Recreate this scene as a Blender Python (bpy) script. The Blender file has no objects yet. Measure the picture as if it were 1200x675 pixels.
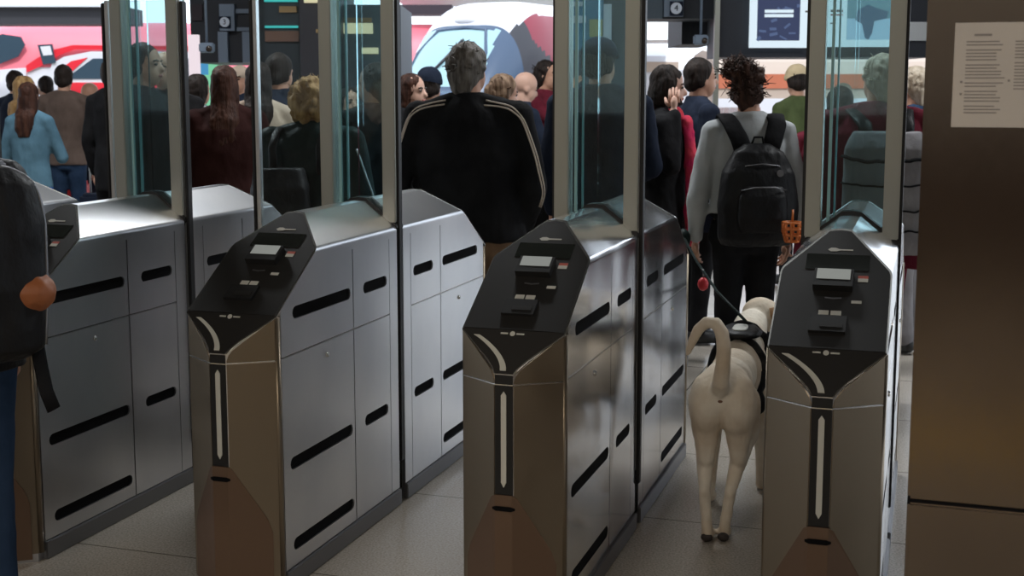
import bpy, bmesh, math, random
from mathutils import Vector, Matrix, noise
from mathutils.bvhtree import BVHTree
random.seed(7)
PI = math.pi
COL = bpy.context.scene.collection
# ------------------------------------------------------------------ camera
F_PX, CY, HOR, CX, EYE = 1510.0, 304.0, 105.0, 600.0, 1.6
PITCH = math.atan((CY-HOR)/F_PX)
YAW = math.atan(495*math.cos(PITCH)/F_PX)
cam_d = bpy.data.cameras.new('camera'); cam = bpy.data.objects.new('camera', cam_d); COL.objects.link(cam)
cam.location = (0, 0, EYE); cam.rotation_euler = (PI/2-PITCH, 0, YAW)
cam_d.sensor_width = 36; cam_d.lens = F_PX/1200*36; cam_d.shift_y = -(337.5-CY)/1200
cam_d.clip_end = 500
cam_d.dof.use_dof = True; cam_d.dof.focus_distance = 4.2; cam_d.dof.aperture_fstop = 8.0
bpy.context.scene.camera = cam
FW = Vector((-math.sin(YAW), math.cos(YAW), 0)); RT = Vector((math.cos(YAW), math.sin(YAW), 0))
def spot(px, Z, z=0.0):
    """a place on the ground: Z metres ahead of the eye, on the line of sight px"""
    a = (px-CX)/F_PX*math.cos(PITCH)
    p = FW*Z + RT*(a*Z); p.z = z
    return p
def hgt(py, Z): return EYE + (HOR-py)*Z/F_PX

# ------------------------------------------------------------------ materials
def mat(name, color, rough=.6, metal=0.0, **k):
    m = bpy.data.materials.new(name); m.use_nodes = True
    n = m.node_tree.nodes; l = m.node_tree.links; b = n['Principled BSDF']
    b.inputs['Base Color'].default_value = (*color, 1); b.inputs['Roughness'].default_value = rough
    b.inputs['Metallic'].default_value = metal
    if 'spec' in k: b.inputs['Specular IOR Level'].default_value = k['spec']
    if 'emit' in k:
        b.inputs['Emission Color'].default_value = (*k['emit'][0], 1); b.inputs['Emission Strength'].default_value = k['emit'][1]
    tc = n.new('ShaderNodeTexCoord')
    if 'var' in k:      # two-tone mottling: (color2, scale, stretch xyz)
        c2, sc, st = k['var']
        mp = n.new('ShaderNodeMapping'); mp.inputs['Scale'].default_value = st
        l.new(tc.outputs['Object'], mp.inputs['Vector'])
        nz = n.new('ShaderNodeTexNoise'); nz.inputs['Scale'].default_value = sc; nz.inputs['Detail'].default_value = 5
        l.new(mp.outputs['Vector'], nz.inputs['Vector'])
        rp = n.new('ShaderNodeValToRGB'); rp.color_ramp.elements[0].position = .35; rp.color_ramp.elements[1].position = .68
        rp.color_ramp.elements[0].color = (*color, 1); rp.color_ramp.elements[1].color = (*c2, 1)
        l.new(nz.outputs['Fac'], rp.inputs['Fac']); l.new(rp.outputs['Color'], b.inputs['Base Color'])
    if 'bump' in k:     # (scale, strength, stretch, distance)
        sc, s, st, d = k['bump']
        mp2 = n.new('ShaderNodeMapping'); mp2.inputs['Scale'].default_value = st
        l.new(tc.outputs['Object'], mp2.inputs['Vector'])
        nz2 = n.new('ShaderNodeTexNoise'); nz2.inputs['Scale'].default_value = sc; nz2.inputs['Detail'].default_value = k.get('bd', 4)
        l.new(mp2.outputs['Vector'], nz2.inputs['Vector'])
        bp = n.new('ShaderNodeBump'); bp.inputs['Strength'].default_value = s; bp.inputs['Distance'].default_value = d
        l.new(nz2.outputs['Fac'], bp.inputs['Height']); l.new(bp.outputs['Normal'], b.inputs['Normal'])
    if 'rv' in k:       # roughness variation (lo, hi, scale, stretch)
        lo, hi, sc, st = k['rv']
        mp3 = n.new('ShaderNodeMapping'); mp3.inputs['Scale'].default_value = st
        l.new(tc.outputs['Object'], mp3.inputs['Vector'])
        nz3 = n.new('ShaderNodeTexNoise'); nz3.inputs['Scale'].default_value = sc; nz3.inputs['Detail'].default_value = 6
        l.new(mp3.outputs['Vector'], nz3.inputs['Vector'])
        mr = n.new('ShaderNodeMapRange'); mr.inputs['From Min'].default_value = .3; mr.inputs['From Max'].default_value = .7
        mr.inputs['To Min'].default_value = lo; mr.inputs['To Max'].default_value = hi
        l.new(nz3.outputs['Fac'], mr.inputs['Value']); l.new(mr.outputs['Result'], b.inputs['Roughness'])
    return m
def fabric(name, c, c2=None, rough=.85, sc=14, bs=.5):
    c2 = c2 or tuple(min(1, x*1.5+.004) for x in c)
    return mat(name, c, rough, var=(c2, 6, (1,1,1)), bump=(sc, bs, (1,1,.6), .02), spec=.08)
def hairm(name, c, c2):
    return mat(name, c, .62, var=(c2, 30, (1,1,.12)), bump=(60, .9, (1,1,.1), .01), spec=.2)
def glassm(name, tint, refl=.10):
    m = bpy.data.materials.new(name); m.use_nodes = True; n = m.node_tree.nodes; l = m.node_tree.links
    n.clear(); o = n.new('ShaderNodeOutputMaterial'); t = n.new('ShaderNodeBsdfTransparent'); g = n.new('ShaderNodeBsdfGlossy')
    t.inputs['Color'].default_value = (*tint, 1); g.inputs['Roughness'].default_value = .03; g.inputs['Color'].default_value = (.85, .95, 1, 1)
    fr = n.new('ShaderNodeFresnel'); fr.inputs['IOR'].default_value = 1.5
    mx = n.new('ShaderNodeMixShader'); l.new(fr.outputs['Fac'], mx.inputs['Fac'])
    l.new(t.outputs[0], mx.inputs[1]); l.new(g.outputs[0], mx.inputs[2]); l.new(mx.outputs[0], o.inputs['Surface'])
    return m
def emitm(name, c, s): return mat(name, (0,0,0), .5, emit=(c, s))

M = {}
M['steel'] = mat('brushed_steel', (.79,.79,.80), .28, 1.0, var=((.66,.67,.70),2.2,(1,1,.7)), bump=(1.2,.06,(1,1,1),.05))
M['steel_polished'] = mat('polished_steel', (.72,.72,.73), .16, 1.0, bump=(2.0,.55,(1,1,.6),.06), bd=.6)
M['facet'] = mat('steel_warm_reflection', (.27,.22,.16), .36, .9, rv=(.3,.45,7,(1,1,1)))  # stainless steel; brown reflection of the hall put into its base colour
M['seam'] = mat('seam_trim', (.75,.74,.70), .25, 1.0)
M['shell'] = mat('housing_dark_steel', (.20,.20,.21), .4, 1.0)
M['hood'] = M['steel']
M['console'] = mat('console_charcoal', (.016,.015,.014), .45, 0, spec=.45)
M['black'] = mat('matt_black', (.008,.008,.008), .6)
M['slot'] = mat('slot_black', (.006,.006,.007), .85, spec=.08)
M['rubber'] = mat('black_rubber', (.006,.006,.007), .5)
M['strip'] = mat('light_strip_white', (.62,.62,.56), .35)
M['shield'] = mat('brown_kick_plate', (.16,.10,.065), .42, .3, rv=(.35,.5,8,(1,1,1)))
M['plinth'] = mat('plinth_grey', (.22,.22,.23), .4, .8)
M['alu'] = mat('satin_aluminium', (.40,.41,.37), .42, .75)
M['alu_light'] = mat('light_aluminium', (.75,.77,.78), .3, .8)
M['glass'] = glassm('teal_glass', (.885,.945,.95))
M['glass_edge'] = mat('glass_edge', (.30,.55,.58), .2, spec=.6)
M['screen'] = emitm('lcd_grey', (.50,.52,.48), .42)
M['label_white'] = mat('label_white', (.6,.6,.55), .5)
M['label_red'] = mat('label_red', (.5,.10,.07), .5)
M['paper'] = mat('notice_paper', (.48,.45,.42), .38, var=((.55,.51,.47),3,(1,1,1)), bump=(9,.25,(1,1,1),.01))
M['ink'] = mat('grey_ink', (.25,.23,.22), .6)
M['skin'] = mat('skin', (.50,.27,.18), .5, var=((.58,.33,.23),9,(1,1,1)), spec=.4)
M['skin_pale'] = mat('skin_pale', (.62,.38,.29), .5, spec=.4)
M['eye'] = mat('eye_dark', (.03,.02,.015), .2)
M['lip'] = mat('lip', (.38,.12,.10), .4)
M['blk'] = fabric('black_cloth', (.009,.009,.010)); M['blk2'] = mat('black_nylon', (.008,.008,.009), .5, bump=(12,.7,(1,1,.6),.02), spec=.22)
M['navy'] = fabric('navy_cloth', (.013,.018,.032)); M['brown_knit'] = fabric('brown_knit', (.026,.009,.008))
M['blazer'] = fabric('brown_blazer', (.105,.075,.062)); M['denim'] = fabric('denim_blue', (.020,.038,.075))
M['ltblue'] = fabric('light_blue_denim', (.075,.15,.205)); M['cobalt'] = fabric('cobalt_cloth', (.03,.12,.42))
M['maroon'] = fabric('maroon_cloth', (.10,.012,.022)); M['grey'] = fabric('grey_sweater', (.42,.44,.45), (.50,.52,.53), sc=10)
M['khaki'] = fabric('khaki_trousers', (.16,.10,.06)); M['stone'] = fabric('stone_trousers', (.32,.30,.26))
M['green'] = fabric('olive_green_jacket', (.065,.085,.035)); M['beige'] = fabric('beige_knit', (.55,.44,.28))
M['pink'] = fabric('pink_red_scarf', (.58,.02,.13), (.70,.08,.09), sc=22); M['cream'] = fabric('cream_cloth', (.45,.36,.28))
M['greycoat'] = fabric('grey_quilted', (.20,.19,.20), (.27,.26,.27)); M['green_dark'] = fabric('dark_green_waxed', (.012,.020,.019), rough=.45)
M['pattern'] = mat('black_white_pattern', (.02,.02,.03), .8, var=((.45,.47,.52), 11, (1,1,1)))
M['hair_dk'] = hairm('dark_hair', (.010,.007,.006), (.03,.02,.016)); M['hair_wd'] = hairm('dark_brown_curls', (.018,.010,.008), (.085,.042,.03)); M['hair_red'] = hairm('auburn_hair', (.026,.010,.007), (.075,.030,.018))
M['hair_gr'] = hairm('grey_brown_hair', (.05,.042,.035), (.22,.20,.18)); M['hair_bl'] = hairm('blond_hair', (.22,.12,.045), (.50,.32,.14))
M['hair_br'] = hairm('brown_hair', (.09,.05,.03), (.30,.20,.13)); M['hair_pale'] = hairm('pale_blond_hair', (.35,.28,.2), (.6,.52,.42))
M['piping'] = mat('beige_piping', (.55,.46,.38), .6); M['tan'] = mat('tan_leather', (.30,.095,.030), .55, bump=(18,.5,(1,1,1),.01))
M['shoe'] = mat('shoe_black', (.012,.012,.012), .5)
M['dog'] = mat('dog_fur_cream', (.86,.79,.67), .8, var=((.60,.47,.33), 5, (1,1,1)), bump=(70,.5,(1,1,.4),.006), spec=.2)
M['dog_tan'] = mat('dog_fur_tan', (.36,.22,.12), .8, bump=(70,.5,(1,1,.4),.006), spec=.2)
M['pad'] = mat('dog_pad_dark', (.04,.03,.026), .7)
M['red'] = mat('red_plastic', (.55,.02,.03), .4)

# ------------------------------------------------------------------ basic builders
def new_obj(name, me, m=None, parent=None, smooth=False):
    o = bpy.data.objects.new(name, me); COL.objects.link(o)
    if m is not None:
        for x in (m if isinstance(m, (list, tuple)) else [m]): me.materials.append(x)
    if parent is not None: o.parent = parent
    if smooth:
        for p in me.polygons: p.use_smooth = True
    return o
def tag(o, label, cat, group=None):
    o['label'] = label; o['category'] = cat
    if group: o['group'] = group
    return o
def thing(name, label, cat, loc=(0,0,0), rz=0, group=None):
    o = bpy.data.objects.new(name, None); COL.objects.link(o); o.location = loc; o.rotation_euler = (0,0,rz)
    o.empty_display_size = .1
    return tag(o, label, cat, group)
def struct(o): o['kind'] = 'structure'; return o
def from_bm(name, bm, m=None, parent=None, smooth=False):
    bmesh.ops.recalc_face_normals(bm, faces=bm.faces)
    me = bpy.data.meshes.new(name); bm.to_mesh(me); bm.free()
    return new_obj(name, me, m, parent, smooth)
def bx(bm, c, s, bev=0, rz=0, rot=None):
    b2 = bmesh.new(); bmesh.ops.create_cube(b2, size=1)
    for v in b2.verts: v.co = Vector((v.co.x*s[0], v.co.y*s[1], v.co.z*s[2]))
    if bev: bmesh.ops.bevel(b2, geom=b2.edges[:], offset=bev, segments=2, affect='EDGES')
    R = rot if rot is not None else Matrix.Rotation(rz, 3, 'Z')
    for v in b2.verts: v.co = R @ v.co + Vector(c)
    me = bpy.data.meshes.new('t'); b2.to_mesh(me); b2.free(); bm.from_mesh(me); bpy.data.meshes.remove(me)
def box(name, c, s, m, parent=None, bev=0, rz=0, rot=None):
    bm = bmesh.new(); bx(bm, c, s, bev, rz, rot); return from_bm(name, bm, m, parent)
def tube(bm, pts, rad, seg=8, flat=None, hint=None):
    """swept tube; rad a number or a list; flat=(a,b) scales the two cross axes"""
    pts = [Vector(p) for p in pts]; n = len(pts); rings = []; up = Vector(hint) if hint else None
    for i, p in enumerate(pts):
        t = (pts[min(i+1, n-1)]-pts[max(i-1, 0)]).normalized()
        if up is None: up = Vector((0,0,1)) if abs(t.z) < .9 else Vector((0,1,0))
        s = (Vector((1,0,0))-t*t.x).normalized() if hint else t.cross(up).normalized(); u = s.cross(t).normalized(); up = u
        r = rad[i] if isinstance(rad, (list, tuple)) else rad
        fa, fb = flat or (1, 1)
        rings.append([bm.verts.new(p + s*(math.cos(a)*r*fa) + u*(math.sin(a)*r*fb)) for a in [2*PI*k/seg for k in range(seg)]])
    for a, b in zip(rings, rings[1:]):
        for k in range(seg): bm.faces.new((a[k], a[(k+1) % seg], b[(k+1) % seg], b[k]))
    bm.faces.new(rings[0][::-1]); bm.faces.new(rings[-1])
def tube_obj(name, pts, rad, m, parent=None, seg=8, flat=None):
    bm = bmesh.new(); tube(bm, pts, rad, seg, flat, (0,1,0) if name == 'shoulder_strap' else None); return from_bm(name, bm, m, parent, True)
def ell(bm, c, r, rot=None, sub=2):
    R = rot if rot is not None else Matrix.Identity(3)
    g = bmesh.ops.create_icosphere(bm, subdivisions=sub, radius=1)
    for v in g['verts']: v.co = R @ Vector((v.co.x*r[0], v.co.y*r[1], v.co.z*r[2])) + Vector(c)
def cap(bm, a, b, ra, rb, seg=12):
    a, b = Vector(a), Vector(b); tube(bm, [a, b], [ra, rb], seg); ell(bm, a, (ra,)*3); ell(bm, b, (rb,)*3)
def loft(bm, rings, seg=24, pw=1.0):
    """rings: (centre, half x, half y) stacked closed rings"""
    rr = []
    for c, a, b in rings:
        ring = []
        for k in range(seg):
            t = 2*PI*k/seg; cx, sx = math.cos(t), math.sin(t)
            ring.append(bm.verts.new(Vector(c) + Vector((math.copysign(abs(cx)**pw, cx)*a, math.copysign(abs(sx)**pw, sx)*b, 0))))
        rr.append(ring)
    for a, b in zip(rr, rr[1:]):
        for k in range(seg): bm.faces.new((a[k], a[(k+1) % seg], b[(k+1) % seg], b[k]))
    bm.faces.new(rr[0][::-1]); bm.faces.new(rr[-1])
def organic(name, bm, voxel, m, parent=None, smooth=4, wr=0, wsc=8, extra=None):
    """fuse overlapping closed shapes in bm into ONE continuous skin, soften it, wrinkle it by wr metres"""
    bmesh.ops.recalc_face_normals(bm, faces=bm.faces)
    me = bpy.data.meshes.new('tmp'); bm.to_mesh(me); bm.free()
    o = bpy.data.objects.new('tmp', me); COL.objects.link(o)
    md = o.modifiers.new('r', 'REMESH'); md.mode = 'VOXEL'; md.voxel_size = voxel
    sm = o.modifiers.new('s', 'SMOOTH'); sm.iterations = smooth; sm.factor = .5
    dg = bpy.context.evaluated_depsgraph_get(); ev = o.evaluated_get(dg)
    out = bpy.data.meshes.new_from_object(ev); bpy.data.objects.remove(o); bpy.data.meshes.remove(me)
    if wr:
        off = Vector((random.random()*50, random.random()*50, random.random()*50))
        nr = [v.normal.copy() for v in out.vertices]
        for v, nn in zip(out.vertices, nr):
            q = v.co*wsc + off; q2 = Vector((q.x, q.y, q.z*.55))
            d = noise.noise(q2)*.65 + abs(noise.noise(q2*2.3))*-.5
            v.co += nn*(d*wr)
    out.materials.clear()
    if extra is not None:
        b2 = bmesh.new(); b2.from_mesh(out); extra(b2)
        b2.to_mesh(out); b2.free()
    out.name = name
    return new_obj(name, out, m, parent, True)
def copy_tree(o, parent=None):
    c = o.copy(); COL.objects.link(c)
    if parent is not None: c.parent = parent
    for ch in list(o.children): copy_tree(ch, c)
    return c
def text_obj(name, body, size, m, loc, rot, parent=None, depth=.002):
    cu = bpy.data.curves.new('txt', 'FONT'); cu.body = body; cu.size = size; cu.extrude = depth; cu.align_x = 'CENTER'; cu.align_y = 'CENTER'
    o = bpy.data.objects.new('txt', cu); COL.objects.link(o); dg = bpy.context.evaluated_depsgraph_get()
    me = bpy.data.meshes.new_from_object(o.evaluated_get(dg)); bpy.data.objects.remove(o); bpy.data.curves.remove(cu)
    me.materials.clear(); t = new_obj(name, me, m, parent); t.location = loc; t.rotation_euler = rot
    return t

# ------------------------------------------------------------------ ticket gates
YF, YN, HW = 3.53, 3.44, .1575            # crease line, nose, half width
NB = .027; YM = 4.515                      # half width of the nose band, mirror plane
def poly_plate(bm, loops, fn, t, nrm):
    """loops: outer polygon (+ holes) in 2-D; fn maps (u,v)->3-D; thickened by t along nrm"""
    b = bmesh.new(); edges = []
    for lp in loops:
        vs = [b.verts.new((p[0], p[1], 0)) for p in lp]
        edges += [b.edges.new((vs[i], vs[(i+1) % len(vs)])) for i in range(len(vs))]
    bmesh.ops.triangle_fill(b, use_beauty=True, use_dissolve=False, edges=edges)
    r = bmesh.ops.extrude_face_region(b, geom=b.faces[:]); top = [g for g in r['geom'] if isinstance(g, bmesh.types.BMVert)]
    topset = set(top)
    for v in b.verts:
        up = v in topset; u, w = v.co.x, v.co.y
        v.co = Vector(fn(u, w)) + (Vector(nrm(u, w) if callable(nrm) else nrm)*t if up else Vector((0,0,0)))
    bmesh.ops.recalc_face_normals(b, faces=b.faces)
    me = bpy.data.meshes.new('t'); b.to_mesh(me); b.free(); bm.from_mesh(me); bpy.data.meshes.remove(me)
def arc(cx, cy, r, a0, a1, n=6):
    return [(cx+r*math.cos(math.radians(a0+(a1-a0)*i/n)), cy+r*math.sin(math.radians(a0+(a1-a0)*i/n))) for i in range(n+1)]
def stadium(y0, y1, z, r=.0205):
    return arc(y1-r, z, r, -90, 90, 6) + arc(y0+r, z, r, 90, 270, 6)
TC = math.atan2(.28, .45)
con_o = Vector((0, YF, .90)); con_d = Vector((0, math.cos(TC), math.sin(TC))); con_n = Vector((0, -math.sin(TC), math.cos(TC)))
chi_d = Vector((0, YF-YN, .11)).normalized(); chi_n = Vector((0, -chi_d.z, chi_d.y)); chi_L = Vector((0, YF-YN, .11)).length
def con(u, s): return con_o + Vector((u,0,0)) + con_d*s
def chi(u, s): return con_o + Vector((u,0,0)) - chi_d*s          # s runs down from the crease
def prow_y(x): return YN + max(0, abs(x)-NB)*(YF-YN)/(HW-NB)
fn_ = Vector((YF-YN, -(HW-NB), 0)).normalized()
def prow_n(x, z):
    if abs(x) <= NB+1e-4: return Vector((0,-1,0))
    return Vector((math.copysign(abs(fn_.x), x), fn_.y, 0))
MIR = [1]
def mirror_bm(bm):
    for v in bm.verts: v.co.y = 2*YM - v.co.y
def part(name, bm, m, parent, far, smooth=False):
    if far: mirror_bm(bm)
    return from_bm(name, bm, m, parent, smooth)
PROFILE = [(HW-.008, 0), (HW-.008, 1.045), (HW, 1.045), (HW, 1.068)] + arc(HW-.024, 1.068, .024, 8, 52, 5) + [(.032, 1.180), (0, 1.183)]
PROFILE = PROFILE + [(-x, z) for x, z in PROFILE[-2::-1]]
def housing(parent, far):
    bm = bmesh.new()
    r = [[bm.verts.new((x, y, z)) for x, z in PROFILE] for y in (YN, 4.485)]
    n = len(PROFILE)
    for k in range(n): bm.faces.new((r[0][k], r[0][(k+1) % n], r[1][(k+1) % n], r[1][k]))
    bm.faces.new(r[0][::-1]); bm.faces.new(r[1])
    def cut(co, no):
        g = bmesh.ops.bisect_plane(bm, geom=bm.verts[:]+bm.edges[:]+bm.faces[:], plane_co=co, plane_no=no, clear_outer=True)
        es = [e for e in g['geom_cut'] if isinstance(e, bmesh.types.BMEdge)]
        if es: bmesh.ops.triangle_fill(bm, use_beauty=True, use_dissolve=True, edges=es)
    cut((HW, YF, 0), fn_); cut((-HW, YF, 0), (-fn_.x, fn_.y, 0))
    cut(con_o, chi_n); cut(con_o, con_n)
    h = part('housing', bm, M['hood'], parent, far)
    # side panels with oval slots
    def zc(y): return .90+(y-YF)*math.tan(TC)
    y0, yr = 3.556, YF+(1.045-.90)/math.tan(TC)
    up1 = [(y0, .764), (4.087, .764), (4.087, 1.045), (yr, 1.045), (y0, zc(y0)-.002)]
    up2 = [(4.093, .764), (4.408, .764), (4.408, 1.045), (4.093, 1.045)]
    lo1 = [(y0, .064), (4.087, .064), (4.087, .758), (y0, .758)]
    lo2 = [(4.093, .064), (4.408, .064), (4.408, .758), (4.093, .758)]
    st = [(4.412, .064), (4.485, .064), (4.485, 1.045), (4.412, 1.045)]
    sets = [(up1, [stadium(3.635, 4.068, .893)]), (up2, [stadium(4.175, 4.385, .893)]),
            (lo1, [stadium(3.60, 4.07, .405), stadium(3.61, 4.07, .133)]), (lo2, [stadium(4.175, 4.385, .405)]), (st, [])]
    for s in (1, -1):
        for k, (poly, holes) in enumerate(sets):
            bm = bmesh.new(); poly_plate(bm, [poly]+holes, lambda u, v, s=s: (s*(HW-.008), u, v), .008, (s, 0, 0))
            part('side_panel', bm, M['side'], parent, far)
            for hl in holes:
                bm = bmesh.new(); poly_plate(bm, [hl], lambda u, v, s=s: (s*(HW-.0075), u, v), .0015, (s, 0, 0))
                part('oval_slot', bm, M['slot'], parent, far)
        bm = bmesh.new(); poly_plate(bm, [[(y0, .05), (4.485, .05), (4.485, 1.04), (yr-.01, 1.04), (y0, zc(y0)-.012)]], lambda u, v, s=s: (s*(HW-.0081), u, v), .0008, (s, 0, 0))
        part('gap_shade_backing', bm, M['slot'], parent, far)  # dark sheet added behind the panels, puts shade into their gaps
        bm = bmesh.new(); bx(bm, (s*(HW-.0005), (y0+4.408)/2, .7622), (.003, 4.408-y0, .0026)); part('seam_line', bm, M['seam'], parent, far)  # bright strip standing in for the highlight on the panel edge
        bm = bmesh.new()
        bmesh.ops.create_cone(bm, cap_ends=True, segments=16, radius1=.010, radius2=.008, depth=.006,
            matrix=Matrix.Translation((s*(HW+.002), 3.875, .712)) @ Matrix.Rotation(PI/2, 4, 'Y'))
        part('lock', bm, M['seam'], parent, far, True)
        bm = bmesh.new(); bx(bm, (s*(HW-.001), (YF+4.485)/2+.01, .031), (.022, 4.485-YF-.02, .060), .003)
        part('plinth', bm, M['plinth'], parent, far)
    # front facets
    def prow(name, poly, t, m, off=0.0):
        bm = bmesh.new()
        b = bmesh.new(); vs = [b.verts.new((x, 0, z)) for x, z in poly]; b.faces.new(vs)
        for xx in (NB, -NB):
            bmesh.ops.bisect_plane(b, geom=b.verts[:]+b.edges[:]+b.faces[:], plane_co=(xx,0,0), plane_no=(1,0,0))
        r = bmesh.ops.extrude_face_region(b, geom=b.faces[:]); top = {g for g in r['geom'] if isinstance(g, bmesh.types.BMVert)}
        for v in b.verts:
            x, z = v.co.x, v.co.z; d = off+(t if v in top else 0)
            v.co = Vector((x, prow_y(x), z)) + (Vector((0,-1,0)) if abs(abs(x)-NB) < 1e-4 else prow_n(x, z))*d
        bmesh.ops.recalc_face_normals(b, faces=b.faces)
        me = bpy.data.meshes.new('t'); b.to_mesh(me); b.free(); bm.from_mesh(me); bpy.data.meshes.remove(me)
        return part(name, bm, m, parent, far)
    for s in (1, -1):
        def P(l): return [(s*x, z) for x, z in l]
        prow('front_panel', P([(NB+.002, .762), (.152, .762), (.152, .893), (.060, .815), (.044, .800), (.034, .785), (NB+.002, .768)]), .003, M['facet'])
        prow('front_panel', P([(NB+.002, .03), (.152, .03), (.152, .757), (NB+.002, .757)]), .003, M['facet'])
        # rounded corner strip between facet and side panel
        bm = bmesh.new(); tube(bm, [(s*(HW-.009), YF+.010, .03), (s*(HW-.009), YF+.010, .895)], .0135, 16)
        part('corner_trim', bm, M['facet'], parent, far, True)
    prow('kick_plate', [(-.135,.012),(.135,.012),(.135,.21),(.122,.255),(.035,.425),(.026,.432),(-.026,.432),(-.035,.425),(-.122,.255),(-.135,.21)], .004, M['shield'], .003)
    prow('handle_recess', [(x, z) for x, z in stadium(-.030, .030, .392, .007)], .002, M['slot'], .0075)
    prow('front_band', [(-NB,.433),(NB,.433),(NB,.787),(-NB,.787)], .003, M['black'], .0)
    prow('light_strip', [(-.008,.470),(0,.455),(.008,.470),(.008,.728),(0,.740),(-.008,.728)], .003, M['strip'], .003)
    prow('seam_line', [(-.152,.7575),(.152,.7575),(.152,.7605),(-.152,.7605)], .004, M['seam'], .0)
    # chin and console, a dark sheet with a thin steel edge
    chin = [(HW+.001,0),(HW+.001,.006),(.062,.098),(.040,.125),(.031,chi_L),(-.031,chi_L),(-.040,.125),(-.062,.098),(-HW-.001,.006),(-HW-.001,0)]
    def sc2(pl, k, c): return [((x-c[0])*k+c[0], (z-c[1])*k+c[1]) for x, z in pl]
    bm = bmesh.new(); poly_plate(bm, [chin], chi, .0025, chi_n); part('chin_edge', bm, M['seam'], parent, far)
    chin2 = [(x-math.copysign(.004, x), z) for x, z in chin]
    bm = bmesh.new(); poly_plate(bm, [chin2], chi, .0045, chi_n); part('chin_panel', bm, M['console'], parent, far)
    sl = lambda z: (z-.90)/math.sin(TC)
    outl = [(HW+.001, 0)] + [(x, sl(z)) for x, z in PROFILE[3:]]
    outl = [p for p in outl if p[0] >= 0]; outl = outl + [(-x, s) for x, s in outl[-2::-1]]
    bm = bmesh.new(); poly_plate(bm, [outl], con, .0025, con_n); part('console_edge', bm, M['seam'], parent, far)
    inn = [(x*.972, s if s < .01 else (s-.02)*.985+.0155) for x, s in outl]
    bm = bmesh.new(); poly_plate(bm, [inn], con, .005, con_n); cp = part('console', bm, M['console'], parent, far)
    def it(name, poly, t, m, off=.005, base=con, nn=con_n, par=cp):
        bm = bmesh.new(); poly_plate(bm, [poly], lambda u, v: base(u, v)+nn*off, t, nn); return part(name, bm, m, par, far)
    rc = lambda a, b, c, d: [(a, c), (b, c), (b, d), (a, d)]
    # curved light strip on the chin
    L = []; R = []
    for i in range(11):
        t = i/10; x = -.105+.105*t - .018*math.sin(PI*t)*0 ; s = .022+ (chi_L-.030)*t**1.05
        x = -.108 + .104*(1-(1-t)**1.7); L.append((x-.009, s)); R.append((x+.009, s))
    it('light_strip', L+R[::-1], .003, M['strip'], .0045, chi, chi_n)
    it('round_logo', arc(.0, .012+0*1, .008, 0, 330, 10), .0008, M['label_white'], .0045, chi, chi_n)
    it('printed_mark', rc(-.036,-.014,.0095,.0145), .0008, M['label_white'], .0045, chi, chi_n)
    it('printed_mark', rc(.012,.036,.0095,.0145), .0008, M['label_white'], .0045, chi, chi_n)
    # card reader, labels, display, window, sticker
    rd = it('card_reader', rc(-.055,.045,.060,.125), .010, M['black'])
    it('reader_slit', rc(-.025,.035,.075,.092), .002, M['console'], .015, par=rd)
    it('printed_label', rc(-.034,-.006,.137,.155), .001, M['label_white']); it('printed_label', rc(-.001,.028,.137,.155), .001, M['label_white'])
    it('printed_label', rc(.052,.080,.190,.202), .001, M['label_white'])
    it('printed_mark', [(-.022,.208),(.0,.204),(.024,.208),(.024,.213),(.0,.210),(-.022,.213)], .0012, M['plinth'])
    db = it('display', rc(-.058,.052,.240,.315), .022, M['black'])
    it('display_glass', rc(-.050,.044,.268,.312), .0015, M['screen'], .027, par=db)
    it('sticker', rc(.064,.092,.285,.300), .001, M['label_white']); it('sticker', rc(.064,.092,.300,.312), .001, M['label_red'])
    it('reader_window', rc(-.088,.092,.335,.405), .0015, M['winglass'])
    it('logo_mark', [(-.030,.428),(-.022,.420),(-.004,.421),(.004,.425),(.042,.426),(.042,.431),(.002,.431),(-.008,.437),(-.022,.436)], .001, M['label_white'])
    return h
M['side'] = M['steel']
M['winglass'] = mat('dark_reader_window', (.02,.024,.022), .08, spec=.8)
def glass_leaf(parent, s, ext):
    """sliding leaf on side s, reaching ext beyond the cabinet side"""
    e = s*(HW+ext)
    gw = .17 + (ext if ext > .1 else 0)
    g = box('sliding_glass', (e-s*gw/2, YM, 1.065), (gw, .010, 1.77), M['glass'], parent)
    box('rubber_edge', (e-s*.006, YM, 1.055), (.014, .034, 1.78), M['rubber'], g, .003)
    box('edge_profile', (e-s*.021, YM, 1.085), (.016, .026, 1.74), M['alu_light'] , g, .002)
    tube_obj('guide_rod', [(e-s*.010, YM, .17), (e-s*.010, YM, .055)], .0035, M['black'], g)
    return g
def make_gate(ext_l, ext_r):
    root = bpy.data.objects.new('ticket_gate', None); COL.objects.link(root)
    housing(root, False); housing(root, True)
    gate_upper(root, ext_l, ext_r); return root
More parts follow.
